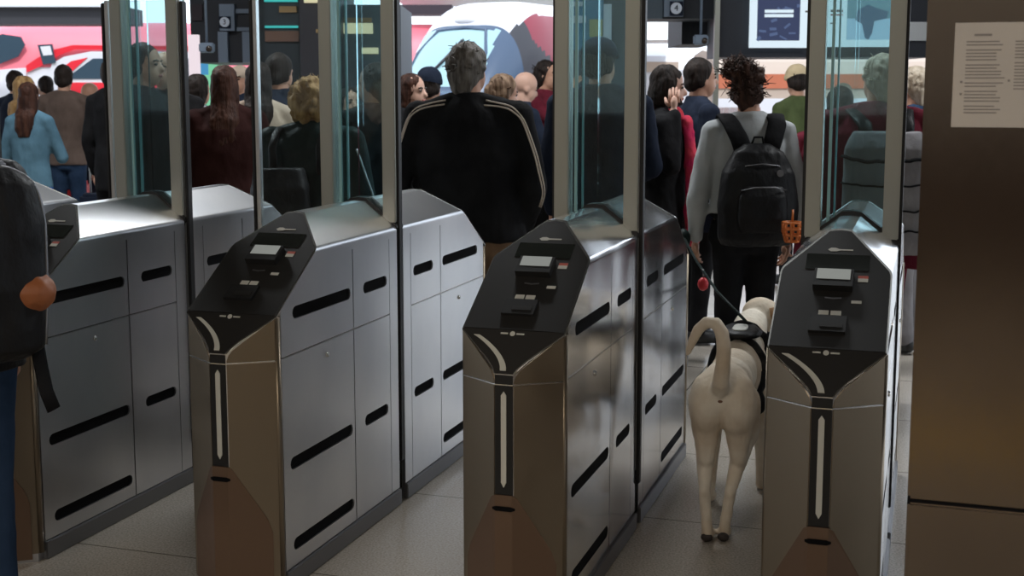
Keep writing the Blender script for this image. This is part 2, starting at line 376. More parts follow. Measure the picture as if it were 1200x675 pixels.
def gate_upper(root, ext_l, ext_r):
    # rubber gasket that follows the gable where the glass rises
    bm = bmesh.new()
    g2 = [(x*1.012, z+.010) for x, z in PROFILE[4:-4]]
    outer = g2; inner = [(x*.9, z-.03) for x, z in PROFILE[4:-4]]
    poly_plate(bm, [outer+inner[::-1]], lambda u, v: (u, 4.484, v), .062, (0, 1, 0)); from_bm('gasket', bm, M['rubber'], root)
    box('centre_core', (0, YM, .53), (.28, .05, 1.05), M['black'], root)
    for s in (1, -1):
        bm = bmesh.new(); bx(bm, (s*(HW-.029), YM-.026, 1.63), (.052, .016, 1.06), .003); bx(bm, (s*(HW-.029), YM+.026, 1.63), (.052, .016, 1.06), .003)
        bx(bm, (s*(HW-.052), YM, 1.63), (.006, .05, 1.06)); from_bm('post', bm, M['alu'], root)
    box('top_rail', (0, YM, 2.17), (.315, .068, .05), M['alu'], root, .004)
    box('fixed_glass', (0, YM-.012, 1.62), (.212, .008, 1.04), M['glass'], root)
    box('fixed_glass', (0, YM+.014, 1.62), (.212, .008, 1.04), M['glass'], root)
    box('glass_edge', (-.078, YM-.012, 1.64), (.010, .011, 1.0), M['glass_edge'], root)
    box('glass_edge', (-.060, YM+.014, 1.64), (.006, .011, 1.0), M['glass_edge'], root)
    glass_leaf(root, 1, ext_r); glass_leaf(root, -1, ext_l)

gates = {}
g2 = make_gate(.30, .004); g2.location = (-2.075, 0, 0)
def gate_copy(x, el, er, polished):
    r = g2.copy(); COL.objects.link(r); r.location = (x, 0, 0)
    for ch in g2.children:
        if ch.name.split('.')[0] in ('sliding_glass',): continue
        c = copy_tree(ch, r)
        if polished and c.name.startswith('side_panel'):
            c.material_slots[0].link = 'OBJECT'; c.material_slots[0].material = M['steel_polished']
        if polished and c.name.startswith('housing'):
            c.material_slots[0].link = 'OBJECT'; c.material_slots[0].material = M['steel_polished']
    glass_leaf(r, 1, er); glass_leaf(r, -1, el)
    return r
g0 = gate_copy(-4.05, .01, .15, False); g1 = gate_copy(-2.997, .047, .012, False)
g3 = gate_copy(-1.142, .008, .012, True); g4 = gate_copy(-.250, .008, .006, True)
GG = 'ticket gates in a row across the station'
tag(g0, 'steel ticket gate at the left picture edge, only its far sloped end shows', 'ticket gate', GG)
tag(g1, 'steel ticket gate beside the person with the black backpack', 'ticket gate', GG)
tag(g2, 'steel ticket gate with one glass leaf slid out, left of the man in striped-sleeve jacket', 'ticket gate', GG)
tag(g3, 'shiny steel ticket gate directly left of the cream dog', 'ticket gate', GG)
tag(g4, 'steel ticket gate between the cream dog and the pillar', 'ticket gate', GG)

# ------------------------------------------------------------------ room shell
def terrazzo():
    m = mat('terrazzo', (.25,.23,.20), .22, spec=.5); n = m.node_tree.nodes; l = m.node_tree.links; b = n['Principled BSDF']
    tc = n.new('ShaderNodeTexCoord'); nz = n.new('ShaderNodeTexNoise'); nz.inputs['Scale'].default_value = 130; nz.inputs['Detail'].default_value = 3
    nz2 = n.new('ShaderNodeTexNoise'); nz2.inputs['Scale'].default_value = 1.8
    l.new(tc.outputs['Object'], nz.inputs['Vector']); l.new(tc.outputs['Object'], nz2.inputs['Vector'])
    rp = n.new('ShaderNodeValToRGB'); e = rp.color_ramp.elements; e[0].position = .36; e[0].color = (.31,.275,.235,1); e[1].position = .60; e[1].color = (.45,.41,.355,1)
    l.new(nz.outputs['Fac'], rp.inputs['Fac'])
    br = n.new('ShaderNodeTexBrick'); br.offset = 0; br.inputs['Scale'].default_value = 1; br.inputs['Mortar Size'].default_value = .004
    br.inputs['Brick Width'].default_value = .9; br.inputs['Row Height'].default_value = .9
    br.inputs['Color1'].default_value = (1,1,1,1); br.inputs['Color2'].default_value = (.95,.95,.95,1); br.inputs['Mortar'].default_value = (.35,.33,.3,1)
    mpp = n.new('ShaderNodeMapping'); mpp.inputs['Location'].default_value = (.3,-.12,0); l.new(tc.outputs['Object'], mpp.inputs['Vector']); l.new(mpp.outputs['Vector'], br.inputs['Vector'])
    mx = n.new('ShaderNodeMixRGB'); mx.blend_type = 'MULTIPLY'; mx.inputs['Fac'].default_value = 1
    l.new(rp.outputs['Color'], mx.inputs['Color1']); l.new(br.outputs['Color'], mx.inputs['Color2']); l.new(mx.outputs['Color'], b.inputs['Base Color'])
    mr = n.new('ShaderNodeMapRange'); mr.inputs['To Min'].default_value = .12; mr.inputs['To Max'].default_value = .34
    l.new(nz2.outputs['Fac'], mr.inputs['Value']); l.new(mr.outputs['Result'], b.inputs['Roughness'])
    return m
M['floor'] = terrazzo()
M['ceil'] = mat('ceiling_dark', (.05,.047,.045), .8); M['wallw'] = mat('warm_brown_wall', (.10,.06,.04), .7, var=((.07,.045,.03),1.2,(1,1,1)))
struct(box('floor', (0, 25, -.05), (90, 66, .1), M['floor']))
struct(box('ceiling', (0, 3.6, 4.65), (44, 22.2, .3), M['ceil']))
struct(box('wall_back', (0, -7.3, 2.9), (44, .3, 3.2), mat('back_wall_grey', (.45,.44,.42), .6)))
struct(box('trim_1', (0, -7.28, .65), (44, .34, 1.3), M['wallw']))
fl = box('floor_line', (0, -1.05, .003), (12, .32, .006), mat('yellow_floor_line', (.95,.62,.02), .5)); tag(fl, 'yellow line on the floor mirrored in the brown pillar', 'floor line')
M['pillar'] = mat('pillar_bronze_steel', (.21,.175,.145), .17, 1.0, bump=(4,.05,(3,3,1),.02), var=((.17,.14,.115),2,(1,1,1)))
pil = thing('pillar', 'wide brown brushed steel clad pillar at the right carrying a paper notice', 'pillar', (.607, 2.72, 0))
box('cladding', (0,0,.42), (1.25,.42,.79), M['pillar'], pil, .006); box('cladding', (0,0,2.705), (1.25,.42,3.77), M['pillar'], pil, .006)
box('seam', (0,0,.817), (1.24,.414,.006), M['slot'], pil); box('base', (0,0,.012), (1.26,.43,.024), M['plinth'], pil)
nt = box('paper_notice', (.18, 2.5075, 1.626), (.297, .002, .188), M['paper'])
tag(nt, 'landscape paper notice with three columns of small grey print taped on the pillar', 'notice')
bm = bmesh.new()
for c0, z1, z0 in ((-.128, .060, -.070), (-.045, .060, -.030), (.06, .06, -.05)):
    z = z1
    while z > z0:
        w = .068*(.75+.25*random.random()); bx(bm, (c0+w/2, -.0013, z), (w, .0006, .0022)); z -= .0058*(1.6 if random.random() < .12 else 1)
for bxp in ((-.134,-.012),(-.134,-.034),(-.053,-.010)): bx(bm, (bxp[0], -.0014, bxp[1]), (.004,.0008,.004))
bx(bm, (-.10, -.0014, .072), (.03,.0008,.004))
pr = from_bm('printed_text', bm, M['ink']); pr.parent = nt; pr['kind'] = 'stuff'
for o in (pr,): o.location = nt.location*0
pr.matrix_parent_inverse = Matrix.Identity(4)
bm = None
# box() bakes its centre into the mesh, so the print gets the same offset
pr.location = (.18, 2.5075, 1.626)

# ------------------------------------------------------------------ people
HAIRF = {}
def rotm(yaw=0, pitch=0, roll=0): return Matrix.Rotation(yaw, 3, 'Z') @ Matrix.Rotation(pitch, 3, 'X') @ Matrix.Rotation(roll, 3, 'Y')
def blob_field(bm, center, rad, n, r0, r1, R, lo=-1.0, hi=1.0, ymax=1.0):
    k = 0
    while k < n:
        v = Vector((random.gauss(0,1), random.gauss(0,1), random.gauss(0,1))).normalized()
        if v.z < lo or v.z > hi or v.y > ymax: continue
        p = Vector((v.x*rad[0], v.y*rad[1], v.z*rad[2])); r = random.uniform(r0, r1)
        ell(bm, Vector(center)+R @ p, (r, r, r*1.1), sub=1); k += 1
def person(label, px, Z, h, face, hair=('short','hair_dk'), top=('blk','hip'), legs='blk', skin='skin', arms=None, head=(0,0), w=1.0,
           visible_face=False, vox=.013, group='people beyond the ticket gates', cat='person', loc=None, female=False, puff=1.0, lean=0.0, legpose=None, sit=None):
    P = Vector(loc) if loc is not None else spot(px, Z)
    rz = YAW + math.radians(face)
    root = thing('person', label, cat, P, rz, group)
    s = h/1.75
    sh = (.175 if female else .195)*s*w; shz = .815*h; hipx = .085*s; hipz = .51*h
    ly = lean*h
    ar = {1: ((sh+.05*s, -.02*s, .62*h), (sh+.045*s, .06*s, .475*h)), -1: ((-sh-.05*s, -.02*s, .62*h), (-sh-.045*s, .06*s, .475*h))}
    if arms:
        for k, v in arms.items(): ar[k] = (Vector(v[0])*s, Vector(v[1])*s)
    hc = Vector((0, .02*s+ly, .925*h)); R = rotm(math.radians(head[0]), math.radians(head[1]))
    def H(x, y, z): return hc + R @ (Vector((x, y, z))*s*.95)
    # ---- body: one continuous skin
    bm = bmesh.new()
    loft(bm, [((0,0,.47*h), .13*s*w, .09*s), ((0,-.005,.52*h), .165*s*w, .11*s), ((0,ly*.3,.60*h), .135*s*w, .095*s), ((0,ly*.6,.70*h), .155*s*w, .11*s), ((0,ly*.8,.79*h), .16*s*w, .105*s), ((0,ly,.845*h), .07*s, .06*s)])
    cap(bm, (0, ly*.9-.01*s, .80*h), (0, ly+.005, .895*h), .062*s, .055*s)
    ell(bm, H(0,-.012,.035), (.075*s,.094*s,.090*s), R, 3)
    ell(bm, H(0,.025,-.035), (.060*s,.066*s,.078*s), R, 3); ell(bm, H(0,.052,-.088), (.030*s,.028*s,.024*s), R)
    cap(bm, H(0,.086,.012), H(0,.108,-.022), .009*s, .014*s, 8)
    for k in (1,-1):
        ell(bm, H(.074*k,-.012,-.012), (.010*s,.020*s,.030*s), R); ell(bm, H(.034*k,.076,.016), (.020*s,.010*s,.008*s), R)
    ell(bm, H(0,.088,-.058), (.024*s,.012*s,.010*s), R)
    lp = legpose or {}
    for k in (1,-1):
        S = Vector((sh*k*.92, ly, shz)); E, W_ = Vector(ar[k][0]), Vector(ar[k][1])
        S = S-Vector((.012*s*k,0,.012*s)); ell(bm, S, (.046*s,.05*s,.046*s)); cap(bm, S, E, .044*s, .040*s); cap(bm, E, W_, .040*s, .026*s)
        d = (W_-E).normalized(); ell(bm, W_+d*.055*s, (.022*s,.035*s,.042*s), d.to_track_quat('Z','Y').to_matrix())
        kn = lp.get(k, ((hipx*k, .015*s, .275*h), (hipx*k*1.05, -.02*s, .05*h)))
        K, A = Vector(kn[0]), Vector(kn[1])
        cap(bm, (hipx*k, 0, hipz), K, .082*s, .055*s); cap(bm, K, A, .055*s, .036*s)
        cap(bm, A+Vector((0,-.01*s,-.015*h)), A+Vector((.01*k,.13*s,-.022*h)), .036*s, .030*s)
    def fingers(b2):
        for k in (1,-1):
            E, W_ = Vector(ar[k][0]), Vector(ar[k][1]); d = (W_-E).normalized()
            sd = d.cross(Vector((0,1,0))).normalized() if abs(d.y) < .8 else d.cross(Vector((0,0,1))).normalized()
            nn = sd.cross(d).normalized(); inward = Vector((-k, 0, 0)); cu = inward if abs(d.z) > .6 else nn
            fw = nn if abs(d.z) > .6 else sd
            for i, (o, L) in enumerate(((-.026,.062),(-.009,.072),(.009,.068),(.025,.052))):
                b = W_+d*.078*s+fw*o*s
                tube(b2, [b-d*.02*s, b+d*L*.45*s, b+d*L*.8*s+cu*.015*s, b+d*L*.95*s+cu*.035*s], [.0095*s,.009*s,.008*s,.006*s], 6)
            b = W_+d*.035*s-fw*.022*s
            tube(b2, [b, b-fw*.022*s+d*.02*s, b-fw*.028*s+d*.048*s+cu*.008*s], [.012*s,.010*s,.007*s], 6)
        bmesh.ops.recalc_face_normals(b2, faces=b2.faces)
    organic('body', bm, vox*.8, M[skin], root, 2, extra=fingers)
    # ---- jacket / top
    tm, tl = top[0], top[1]
    hem = {'waist': .535, 'hip': .48, 'thigh': .40, 'knee': .30, 'crop': .57}[tl]*h
    q = puff
    bm = bmesh.new()
    rings = [((0,0,hem), (.185 if hem > .5*h else .20)*s*w*q, .135*s*q), ((0,-.004,.53*h), .185*s*w*q, .132*s*q), ((0,ly*.3,.61*h), .168*s*w*q, .125*s*q),
             ((0,ly*.6,.70*h), .185*s*w*q, .135*s*q), ((0,ly*.8,.775*h), .188*s*w*q, .128*s*q), ((0,ly*.9-.008,.82*h), .135*s*w, .098*s), ((0,ly-.01,.85*h), .076*s, .072*s), ((0,ly-.008,.868*h), .066*s, .066*s)]
    if hem > .53*h: rings = [rings[0]] + rings[2:]
    loft(bm, rings)
    for k in (1,-1):
        S = Vector((sh*k*.93, ly-.005, shz-.008*h)); E, W_ = Vector(ar[k][0]), Vector(ar[k][1]); mid = (E+W_)/2
        ell(bm, S, (.070*s*q,.074*s*q,.068*s*q)); cap(bm, S, E, .067*s*q, .056*s*q); cap(bm, E, W_+(E-W_)*.06, .056*s*q, .041*s*q)
        cap(bm, Vector((.06*s*k, ly-.01, .842*h)), S, .05*s, .06*s)
    jk = organic('jacket' if tm not in ('grey','brown_knit') else 'sweater', bm, vox, M[tm], root, 5, wr=.014*s, wsc=7)
    # ---- trousers
    bm = bmesh.new()
    loft(bm, [((0,0,.455*h), .145*s*w, .105*s), ((0,-.006,.50*h), .178*s*w, .122*s), ((0,0,.555*h), .155*s*w, .112*s)])
    for k in (1,-1):
        kn = lp.get(k, ((hipx*k, .015*s, .275*h), (hipx*k*1.05, -.02*s, .05*h))); K, A = Vector(kn[0]), Vector(kn[1])
        cap(bm, (hipx*k, -.004, .49*h), K, .095*s, .070*s); cap(bm, K, A, .070*s, .055*s)
    organic('trousers', bm, vox*1.1, M[legs], root, 4, wr=.012*s, wsc=8)
    for k in (1,-1):
        kn = lp.get(k, ((hipx*k, .015*s, .275*h), (hipx*k*1.05, -.02*s, .05*h))); A = Vector(kn[1])
        bm = bmesh.new(); z0 = A.z-.05*h
        cap(bm, A+Vector((0,-.02*s,-.018*h)), A+Vector((.008*k,.14*s,-.024*h)), .046*s, .040*s); ell(bm, A+Vector((0,.0,0)), (.046*s,.05*s,.045*s))
        bmesh.ops.bisect_plane(bm, geom=bm.verts[:]+bm.edges[:]+bm.faces[:], plane_co=(0,0,z0+.001), plane_no=(0,0,-1), clear_outer=True)
        from_bm('shoe', bm, M['shoe'], root, True)
    # ---- hair and hats
    st, hm = hair[0], M[hair[1]]
    bm = bmesh.new(); done = True; hv = vox*.75; wr = .010
    crown = lambda g=1.0: ell(bm, H(0,-.020,.042), (.083*s*g,.098*s*g,.094*s*g), R, 3)
    def cutface(z=.035, y=.045):
        pass
    if st in ('short','long','bob','pony','bun','beanie','cap','mid'):
        crown(1.0 if st != 'bun' else .97)
        ell(bm, H(0,-.055,-.02), (.072*s,.060*s,.070*s), R)
        for k in (1,-1): ell(bm, H(.066*k,-.03,.0), (.023*s,.045*s,.058*s), R)
    if st == 'mid':
        ell(bm, H(0,-.05,-.03), (.082*s,.066*s,.080*s), R); blob_field(bm, H(0,-.02,.02), (.082*s,.095*s,.09*s), 50, .014*s, .022*s, R, -.8, 1, .35); wr = .012
        ell(bm, H(0,-.065,-.085), (.06*s,.038*s,.045*s), R)
    if st == 'long':
        L = hair[2] if len(hair) > 2 else .36
        loft(bm, [(H(0,-.145,-L), .050*s,.022*s), (H(0,-.140,-L*.75), .085*s,.036*s), (H(0,-.115,-L*.45), .094*s,.052*s), (H(0,-.050,-.10), .088*s,.066*s), (H(0,-.03,.0), .088*s,.088*s), (H(0,-.02,.08), .075*s,.082*s)])
        wr = .016
    if st == 'bob':
        loft(bm, [(H(0,-.03,-.135), .070*s,.066*s), (H(0,-.03,-.10), .092*s,.082*s), (H(0,-.028,-.03), .092*s,.090*s), (H(0,-.02,.05), .086*s,.092*s)])
    if st == 'curly':
        ell(bm, H(0,-.03,.02), (.095*s,.10*s,.105*s), R, 3); blob_field(bm, H(0,-.032,.005), (.105*s,.108*s,.125*s), 110, .018*s, .030*s, R, -.9, 1, .45); wr = .016; hv = .008
    if st == 'bun':
        blob_field(bm, H(0,-.03,.07), (.085*s,.075*s,.07*s), 60, .014*s, .024*s, R, -.3, 1, .6)
        blob_field(bm, H(-.035,-.075,.115), (.075*s,.06*s,.05*s), 60, .012*s, .024*s, R); ell(bm, H(-.03,-.07,.105), (.07*s,.06*s,.05*s), R)
        ell(bm, H(0,-.06,-.05), (.045*s,.035*s,.06*s), R); wr = .02; hv = .007
    if st == 'pony':
        ell(bm, H(0,-.12,.02), (.03*s,.03*s,.03*s), R); cap(bm, H(0,-.13,.0), H(.01,-.135,-.16), .030*s, .012*s)
    if st != 'bald':
        # keep the face free: cut the front of the hair mass below the fringe
        fr = {'long': .060, 'bob': .058, 'curly': .075, 'bun': .050}.get(st, .045)
        bmesh.ops.recalc_face_normals(bm, faces=bm.faces)
        def trim(b2):
            n_ = (R @ Vector((0, .93, -.37))).normalized()
            bmesh.ops.bisect_plane(b2, geom=b2.verts[:]+b2.edges[:]+b2.faces[:], plane_co=H(0, fr-.012, .03), plane_no=n_, clear_outer=True)
            es = [e for e in b2.edges if e.is_boundary]
            if es: bmesh.ops.holes_fill(b2, edges=es, sides=0)
        organic('hair', bm, hv, hm, root, 2, wr=wr*s, wsc=22, extra=trim)
    else: bm.free()
    if st in ('bun','curly','mid','pony'):
        bm = bmesh.new(); nst = {'bun': 520, 'curly': 220, 'mid': 60, 'pony': 30}[st]
        for i in range(nst):
            v = Vector((random.gauss(0,1), random.gauss(0,1), random.gauss(0,1))).normalized()
            if v.y > .3 or v.z < -.55: continue
            if st == 'bun' and i % 3: c0 = H(-.035+v.x*.075, -.075+v.y*.06, .115+v.z*.05); L_ = random.uniform(.015,.036)
            else: c0 = H(v.x*.092, -.03+v.y*.10, .02+v.z*.10); L_ = random.uniform(.012,.035) if st != 'mid' else .018
            if st == 'pony': L_ = .012
            d_ = (R @ v)*L_*s; sw = Vector((random.uniform(-1,1), random.uniform(-1,1), random.uniform(-1,1)))*L_*s*.9
            tube(bm, [c0-d_*.5, c0+d_*.3+sw*.5, c0+d_*.8-sw*.3, c0+d_+sw], [.0035*s,.003*s,.0025*s,.0012*s], 4)
        from_bm('loose_strands', bm, hm, root, True)['kind'] = 'stuff'
    if st == 'beanie' or st == 'cap':
        bm = bmesh.new(); bc = M[hair[2]]
        if st == 'beanie':
            ell(bm, H(0,-.016,.062), (.090*s,.104*s,.088*s), R, 3); loft(bm, [(H(0,-.012,.012), .092*s,.108*s), (H(0,-.013,.055), .094*s,.108*s)], 28)
            def tb(b2):
                bmesh.ops.bisect_plane(b2, geom=b2.verts[:]+b2.edges[:]+b2.faces[:], plane_co=H(0,0,.012), plane_no=R @ Vector((0,-.25,-1)), clear_outer=True)
            organic('beanie', bm, .009, bc, root, 2, wr=.006, wsc=18, extra=tb)
        else:
            ell(bm, H(0,-.014,.060), (.088*s,.104*s,.078*s), R, 3); 
            b3 = [H(0,.085,.045), H(0,.15,.030)]
            tube(bm, [b3[0], H(0,.12,.040), b3[1]], [.060*s,.056*s,.035*s], 14, (1,.14))
            def tb(b2):
                bmesh.ops.bisect_plane(b2, geom=b2.verts[:]+b2.edges[:]+b2.faces[:], plane_co=H(0,0,.022), plane_no=R @ Vector((0,0,-1)), clear_outer=True)
            organic('cap', bm, .008, bc, root, 2, extra=tb)
    if visible_face:
        for k in (1,-1):
            bm = bmesh.new(); ell(bm, H(.033*k,.079,.010), (.013*s,.010*s,.008*s), R); from_bm('eye', bm, M['eye'], root, True)
            bm = bmesh.new(); tube(bm, [H(.016*k,.088,.028), H(.034*k,.086,.034), H(.052*k,.072,.028)], .0045*s, 6); from_bm('eyebrow', bm, M['eye'], root, True)
        bm = bmesh.new(); ell(bm, H(0,.090,-.056), (.024*s,.010*s,.009*s), R); from_bm('mouth', bm, M['lip'], root, True)
    return root, jk, H, s
def on_surface(ob, pts, off):
    """lay a line of points (thing-local) on a garment's skin"""
    me = ob.data; bvh = BVHTree.FromPolygons([v.co for v in me.vertices], [tuple(p.vertices) for p in me.polygons]); out = []
    fine = []
    pts = [Vector(p) for p in pts]
    for a, b in zip(pts, pts[1:]):
        for i in range(5): fine.append(a.lerp(b, i/5))
    fine.append(pts[-1])
    for p in fine:
        c, n, i, d = bvh.find_nearest(p); out.append(c+n*off)
    for _ in range(2): out = [out[0]]+[(out[i-1]+out[i]*2+out[i+1])/4 for i in range(1, len(out)-1)]+[out[-1]]
    return out

# --- man with piped sleeves
r, jk, H, s = person('big man seen from behind in black jacket with beige piped sleeves, grey-brown hair', 549, 6.2, 1.83, -12, ('mid','hair_gr'), ('blk','hip'), 'khaki', w=1.30, puff=1.08, vox=.012,
    arms={1: ((.315,-.02,1.09), (.235,.11,.87)), -1: ((-.335,-.02,1.09), (-.25,.12,.88))}, head=(-20,-4))
for k, dx in ((1,0),(1,.022),(-1,0),(-1,.022)):
    z = s
    line = [(k*.10*z,-.09*z,1.50*z-dx), (k*.20*z,-.07*z-dx,1.475*z-dx), (k*(.27)*z,-.06*z-dx*1.2,1.40*z), (k*(.33)*z,-.06*z-dx,1.25*z), (k*(.375)*z,-.05*z-dx,1.10*z), (k*.35*z,.0-dx,.99*z)]
    bm = bmesh.new(); tube(bm, on_surface(jk, line, .001), .0045, 6); from_bm('sleeve_piping', bm, M['piping'], jk, True)
# --- woman with the backpack, walking the dog
r, jk, H, s = person('woman from behind in grey sweater with black backpack, dark curly hair pinned up', 878, 6.5, 1.72, 4, ('bun','hair_wd'), ('grey','crop'), 'blk', female=True, w=1.12, vox=.011,
    arms={-1: ((-.265,-.03,1.07), (-.245,.08,.86)), 1: ((.265,-.03,1.07), (.24,.05,.85))}, head=(-28,0))
BW = r
bp = thing('backpack', 'black backpack on the back of the woman in the grey sweater', 'backpack', r.location, r.rotation_euler.z)
bm = bmesh.new()
loft(bm, [((0,-.20,.84), .17,.075), ((0,-.215,.88), .195,.095), ((0,-.22,1.05), .200,.10), ((0,-.215,1.20), .178,.09), ((0,-.20,1.30), .125,.07), ((0,-.185,1.34), .06,.045)], 24, .75)
organic('bag_body', bm, .010, M['blk2'], bp, 3, wr=.010, wsc=9)
for k in (1,-1):
    tube_obj('shoulder_strap', [(k*.055,-.175,1.27), (k*.085,-.165,1.36), (k*.115,-.115,1.435), (k*.125,-.03,1.475), (k*.125,.05,1.43), (k*.13,.14,1.30), (k*.135,.15,1.15), (k*.16,.05,1.0), (k*.13,-.12,.95)], .046, M['blk'], bp, 10, (1,.2))
bm = bmesh.new(); loft(bm, [((0,-.29,.91), .11,.04), ((0,-.31,.98), .125,.045), ((0,-.31,1.08), .12,.04), ((0,-.29,1.14), .10,.03)], 20, .7)
organic('front_pocket', bm, .009, M['blk2'], bp, 3)
tube_obj('zip', [(-.11,-.325,1.12), (-.05,-.345,1.135), (.05,-.345,1.135), (.11,-.325,1.12)], .003, M['plinth'], bp)
tube_obj('zip', [(-.13,-.255,1.20), (-.08,-.285,1.235), (.0,-.295,1.245), (.08,-.285,1.235), (.13,-.255,1.20)], .003, M['plinth'], bp)
tube_obj('carry_loop', [(-.03,-.19,1.335), (-.02,-.20,1.37), (.02,-.20,1.37), (.03,-.19,1.335)], .006, M['blk'], bp)
bm = bmesh.new(); bmesh.ops.create_cone(bm, cap_ends=True, segments=20, radius1=.017, radius2=.017, depth=.008, matrix=Matrix.Translation((.085,-.300,1.20)) @ Matrix.Rotation(PI/2, 4, 'X')); from_bm('badge', bm, M['plinth'], bp)
sg = H(0,0,0)
bm = bmesh.new()
RR = rotm(math.radians(-28))
for k in (1,-1): ell(bm, H(.034*k,.052,.105), (.030,.012,.020), RR)
tube(bm, [H(-.07,.03,.10), H(0,.066,.110), H(.07,.03,.10)], .004, 6)
for k in (1,-1): tube(bm, [H(.07*k,.03,.10), H(.088*k,-.04,.085)], .004, 6)
sgo = from_bm('sunglasses', bm, M['eye'], None, True); sgo.location = r.location; sgo.rotation_euler = r.rotation_euler
tag(sgo, 'dark sunglasses pushed up in the hair of the backpack woman', 'sunglasses')
# --- woman on the phone
r, jk, H, s = person('woman holding a phone to her ear, black coat, pink and red scarf', 779, 7.35, 1.74, -98, ('bob','hair_dk'), ('blk','thigh'), 'blk', female=True, w=1.12, puff=1.05, vox=.011, visible_face=True,
    arms={1: ((.25,.05,1.19), (.150,.055,1.485)), -1: ((-.26,.02,1.10), (-.20,.22,.98))}, head=(6,-6), skin='skin_pale')
ph = box('phone', (0,0,0), (.010,.06,.13), M['black'], None, .004); ph.parent = None
c = r.matrix_basis @ Vector((-.098*s,.055*s,.0)) ; ph.location = (Matrix.Translation(r.location) @ Matrix.Rotation(r.rotation_euler.z, 4, 'Z')) @ H(.092,.028,-.045); ph.rotation_euler = (.45, -.1, r.rotation_euler.z)
tag(ph, 'dark mobile phone held at the ear of the woman with the pink scarf', 'phone')
bm = bmesh.new()
loft(bm, [((0,.0,1.425), .125,.115), ((0,.01,1.47), .105,.10), ((0,.01,1.51), .082,.085)], 20)
cap(bm, (.09,.125,1.43), (.13,.165,1.15), .038, .042); cap(bm, (.13,.165,1.15), (.13,.170,.78), .042, .050); cap(bm, (-.04,.125,1.43), (-.01,.165,1.10), .035, .038); cap(bm, (-.01,.165,1.10), (.0,.165,.84), .038, .042)
sc = organic('scarf', bm, .010, M['pink'], r, 2, wr=.020, wsc=16); sc.scale = (s, s, s); sc['label'] = 'pink and red scarf'
# --- others
person('man in dark coat standing just behind the woman on the phone', 818, 8.1, 1.80, -75, ('short','hair_dk'), ('navy','thigh'), 'blk', visible_face=True, skin='skin')
r, jk, H, s = person('officer with dark cap and uniform behind the glass, seen from behind', 703, 7.0, 1.88, -8, ('cap','hair_dk','navy'), ('navy','hip'), 'navy', w=1.12, arms={1: ((.27,.04,1.10), (.16,.24,1.02)), -1: ((-.26,0,1.1), (-.25,.1,.86))}, head=(-25,0))
r, jk, H, s = person('person with tousled greying hair and maroon coat carrying a grey backpack behind the glass', 1030, 6.5, 1.78, -12, ('mid','hair_pale'), ('maroon','thigh'), 'maroon', w=1.42, puff=1.1, arms={-1: ((-.34,.04,1.10), (-.20,.22,1.0))}, head=(30,-5), visible_face=True)
bp3 = thing('backpack', 'big grey quilted backpack with dark bands behind the gate glass', 'backpack', r.location, r.rotation_euler.z)
bm = bmesh.new(); loft(bm, [((.03,-.24,.80), .17,.08), ((.03,-.25,.86), .20,.10), ((.03,-.25,1.15), .205,.10), ((.03,-.24,1.32), .20,.085), ((.03,-.22,1.40), .16,.06)], 24, .65)
bg3 = organic('bag_body', bm, .011, M['greycoat'], bp3, 3, wr=.012, wsc=8)
for z_ in (1.28, 1.15, 1.02, .92):
    a = [(.03+math.cos(t)*.24, math.sin(t)*.25-.25, z_) for t in [PI*(1.02+.96*i/10) for i in range(11)]]
    bm = bmesh.new(); tube(bm, on_surface(bg3, a, .001), .012 if z_ != 1.28 else .02, 6, (1,.4)); from_bm('band', bm, M['blk'], bg3, True)
for k in (1,-1): tube_obj('shoulder_strap', [(.03+k*.09,-.20,1.33), (.03+k*.10,-.15,1.43), (k*.13,-.05,1.50), (k*.13,.05,1.47), (k*.13,.15,1.35)], .035, M['blk2'], bp3, 8, (1,.25))
r, jk, H, s = person('person in maroon jacket next to the grey panelled coat, facing away', 985, 7.4, 1.62, 10, ('short','hair_dk'), ('maroon','thigh'), 'blk', w=1.25, puff=1.1)
person('person with white cap and glasses far behind the gate glass', 988, 12.0, 1.66, 150, ('cap','hair_gr','cream'), ('greycoat','hip'), 'blk', visible_face=True)
person('person in blue collared grey coat by the pillar edge', 1072, 7.8, 1.74, 60, ('mid','hair_pale'), ('denim','hip'), 'greycoat', visible_face=True)
person('man in beige beanie and olive green jacket', 935, 10.5, 1.79, 30, ('beanie','hair_dk','beige'), ('green','hip'), 'blk', head=(-20,-15))
person('woman with brown ponytail and dark top beside the big man', 588, 8.2, 1.70, -40, ('pony','hair_br'), ('navy','hip'), 'denim', female=True, visible_face=True, head=(-15,-12), arms={1: ((.22,.06,1.10), (.16,.26,1.02))})
person('balding man in navy coat looking down at his hands', 613, 9.9, 1.74, -70, ('bald','hair_dk'), ('navy','thigh'), 'blk', visible_face=True, head=(0,-18), arms={1: ((.20,.10,1.12), (.08,.32,1.10)), -1: ((-.20,.10,1.12), (-.05,.32,1.10))}, skin='skin_pale')
person('tall dark haired person in maroon jumper holding up a device', 639, 10.9, 1.85, -120, ('mid','hair_dk'), ('maroon','hip'), 'blk', visible_face=True, arms={1: ((.22,.16,1.30), (.10,.26,1.50)), -1: ((-.22,.10,1.15), (-.05,.32,1.10))})
person('smiling woman with brown hair at the left shoulder of the big man', 481, 8.6, 1.71, -115, ('long','hair_red'), ('blk','hip'), 'blk', female=True, visible_face=True, skin='skin_pale')
person('man in black beanie behind the left shoulder of the big man', 503, 9.2, 1.75, -20, ('beanie','hair_dk','navy'), ('navy','hip'), 'blk', w=1.1)
person('bulky person in dark hooded jacket behind the glass, left of the smiling woman', 440, 7.6, 1.76, 40, ('mid','hair_dk'), ('blk','thigh'), 'blk', w=1.3, head=(30,0))
person('person in dark jacket with pale face, deep behind the glass', 409, 9.6, 1.62, -150, ('mid','hair_dk'), ('navy','hip'), 'blk', visible_face=True)
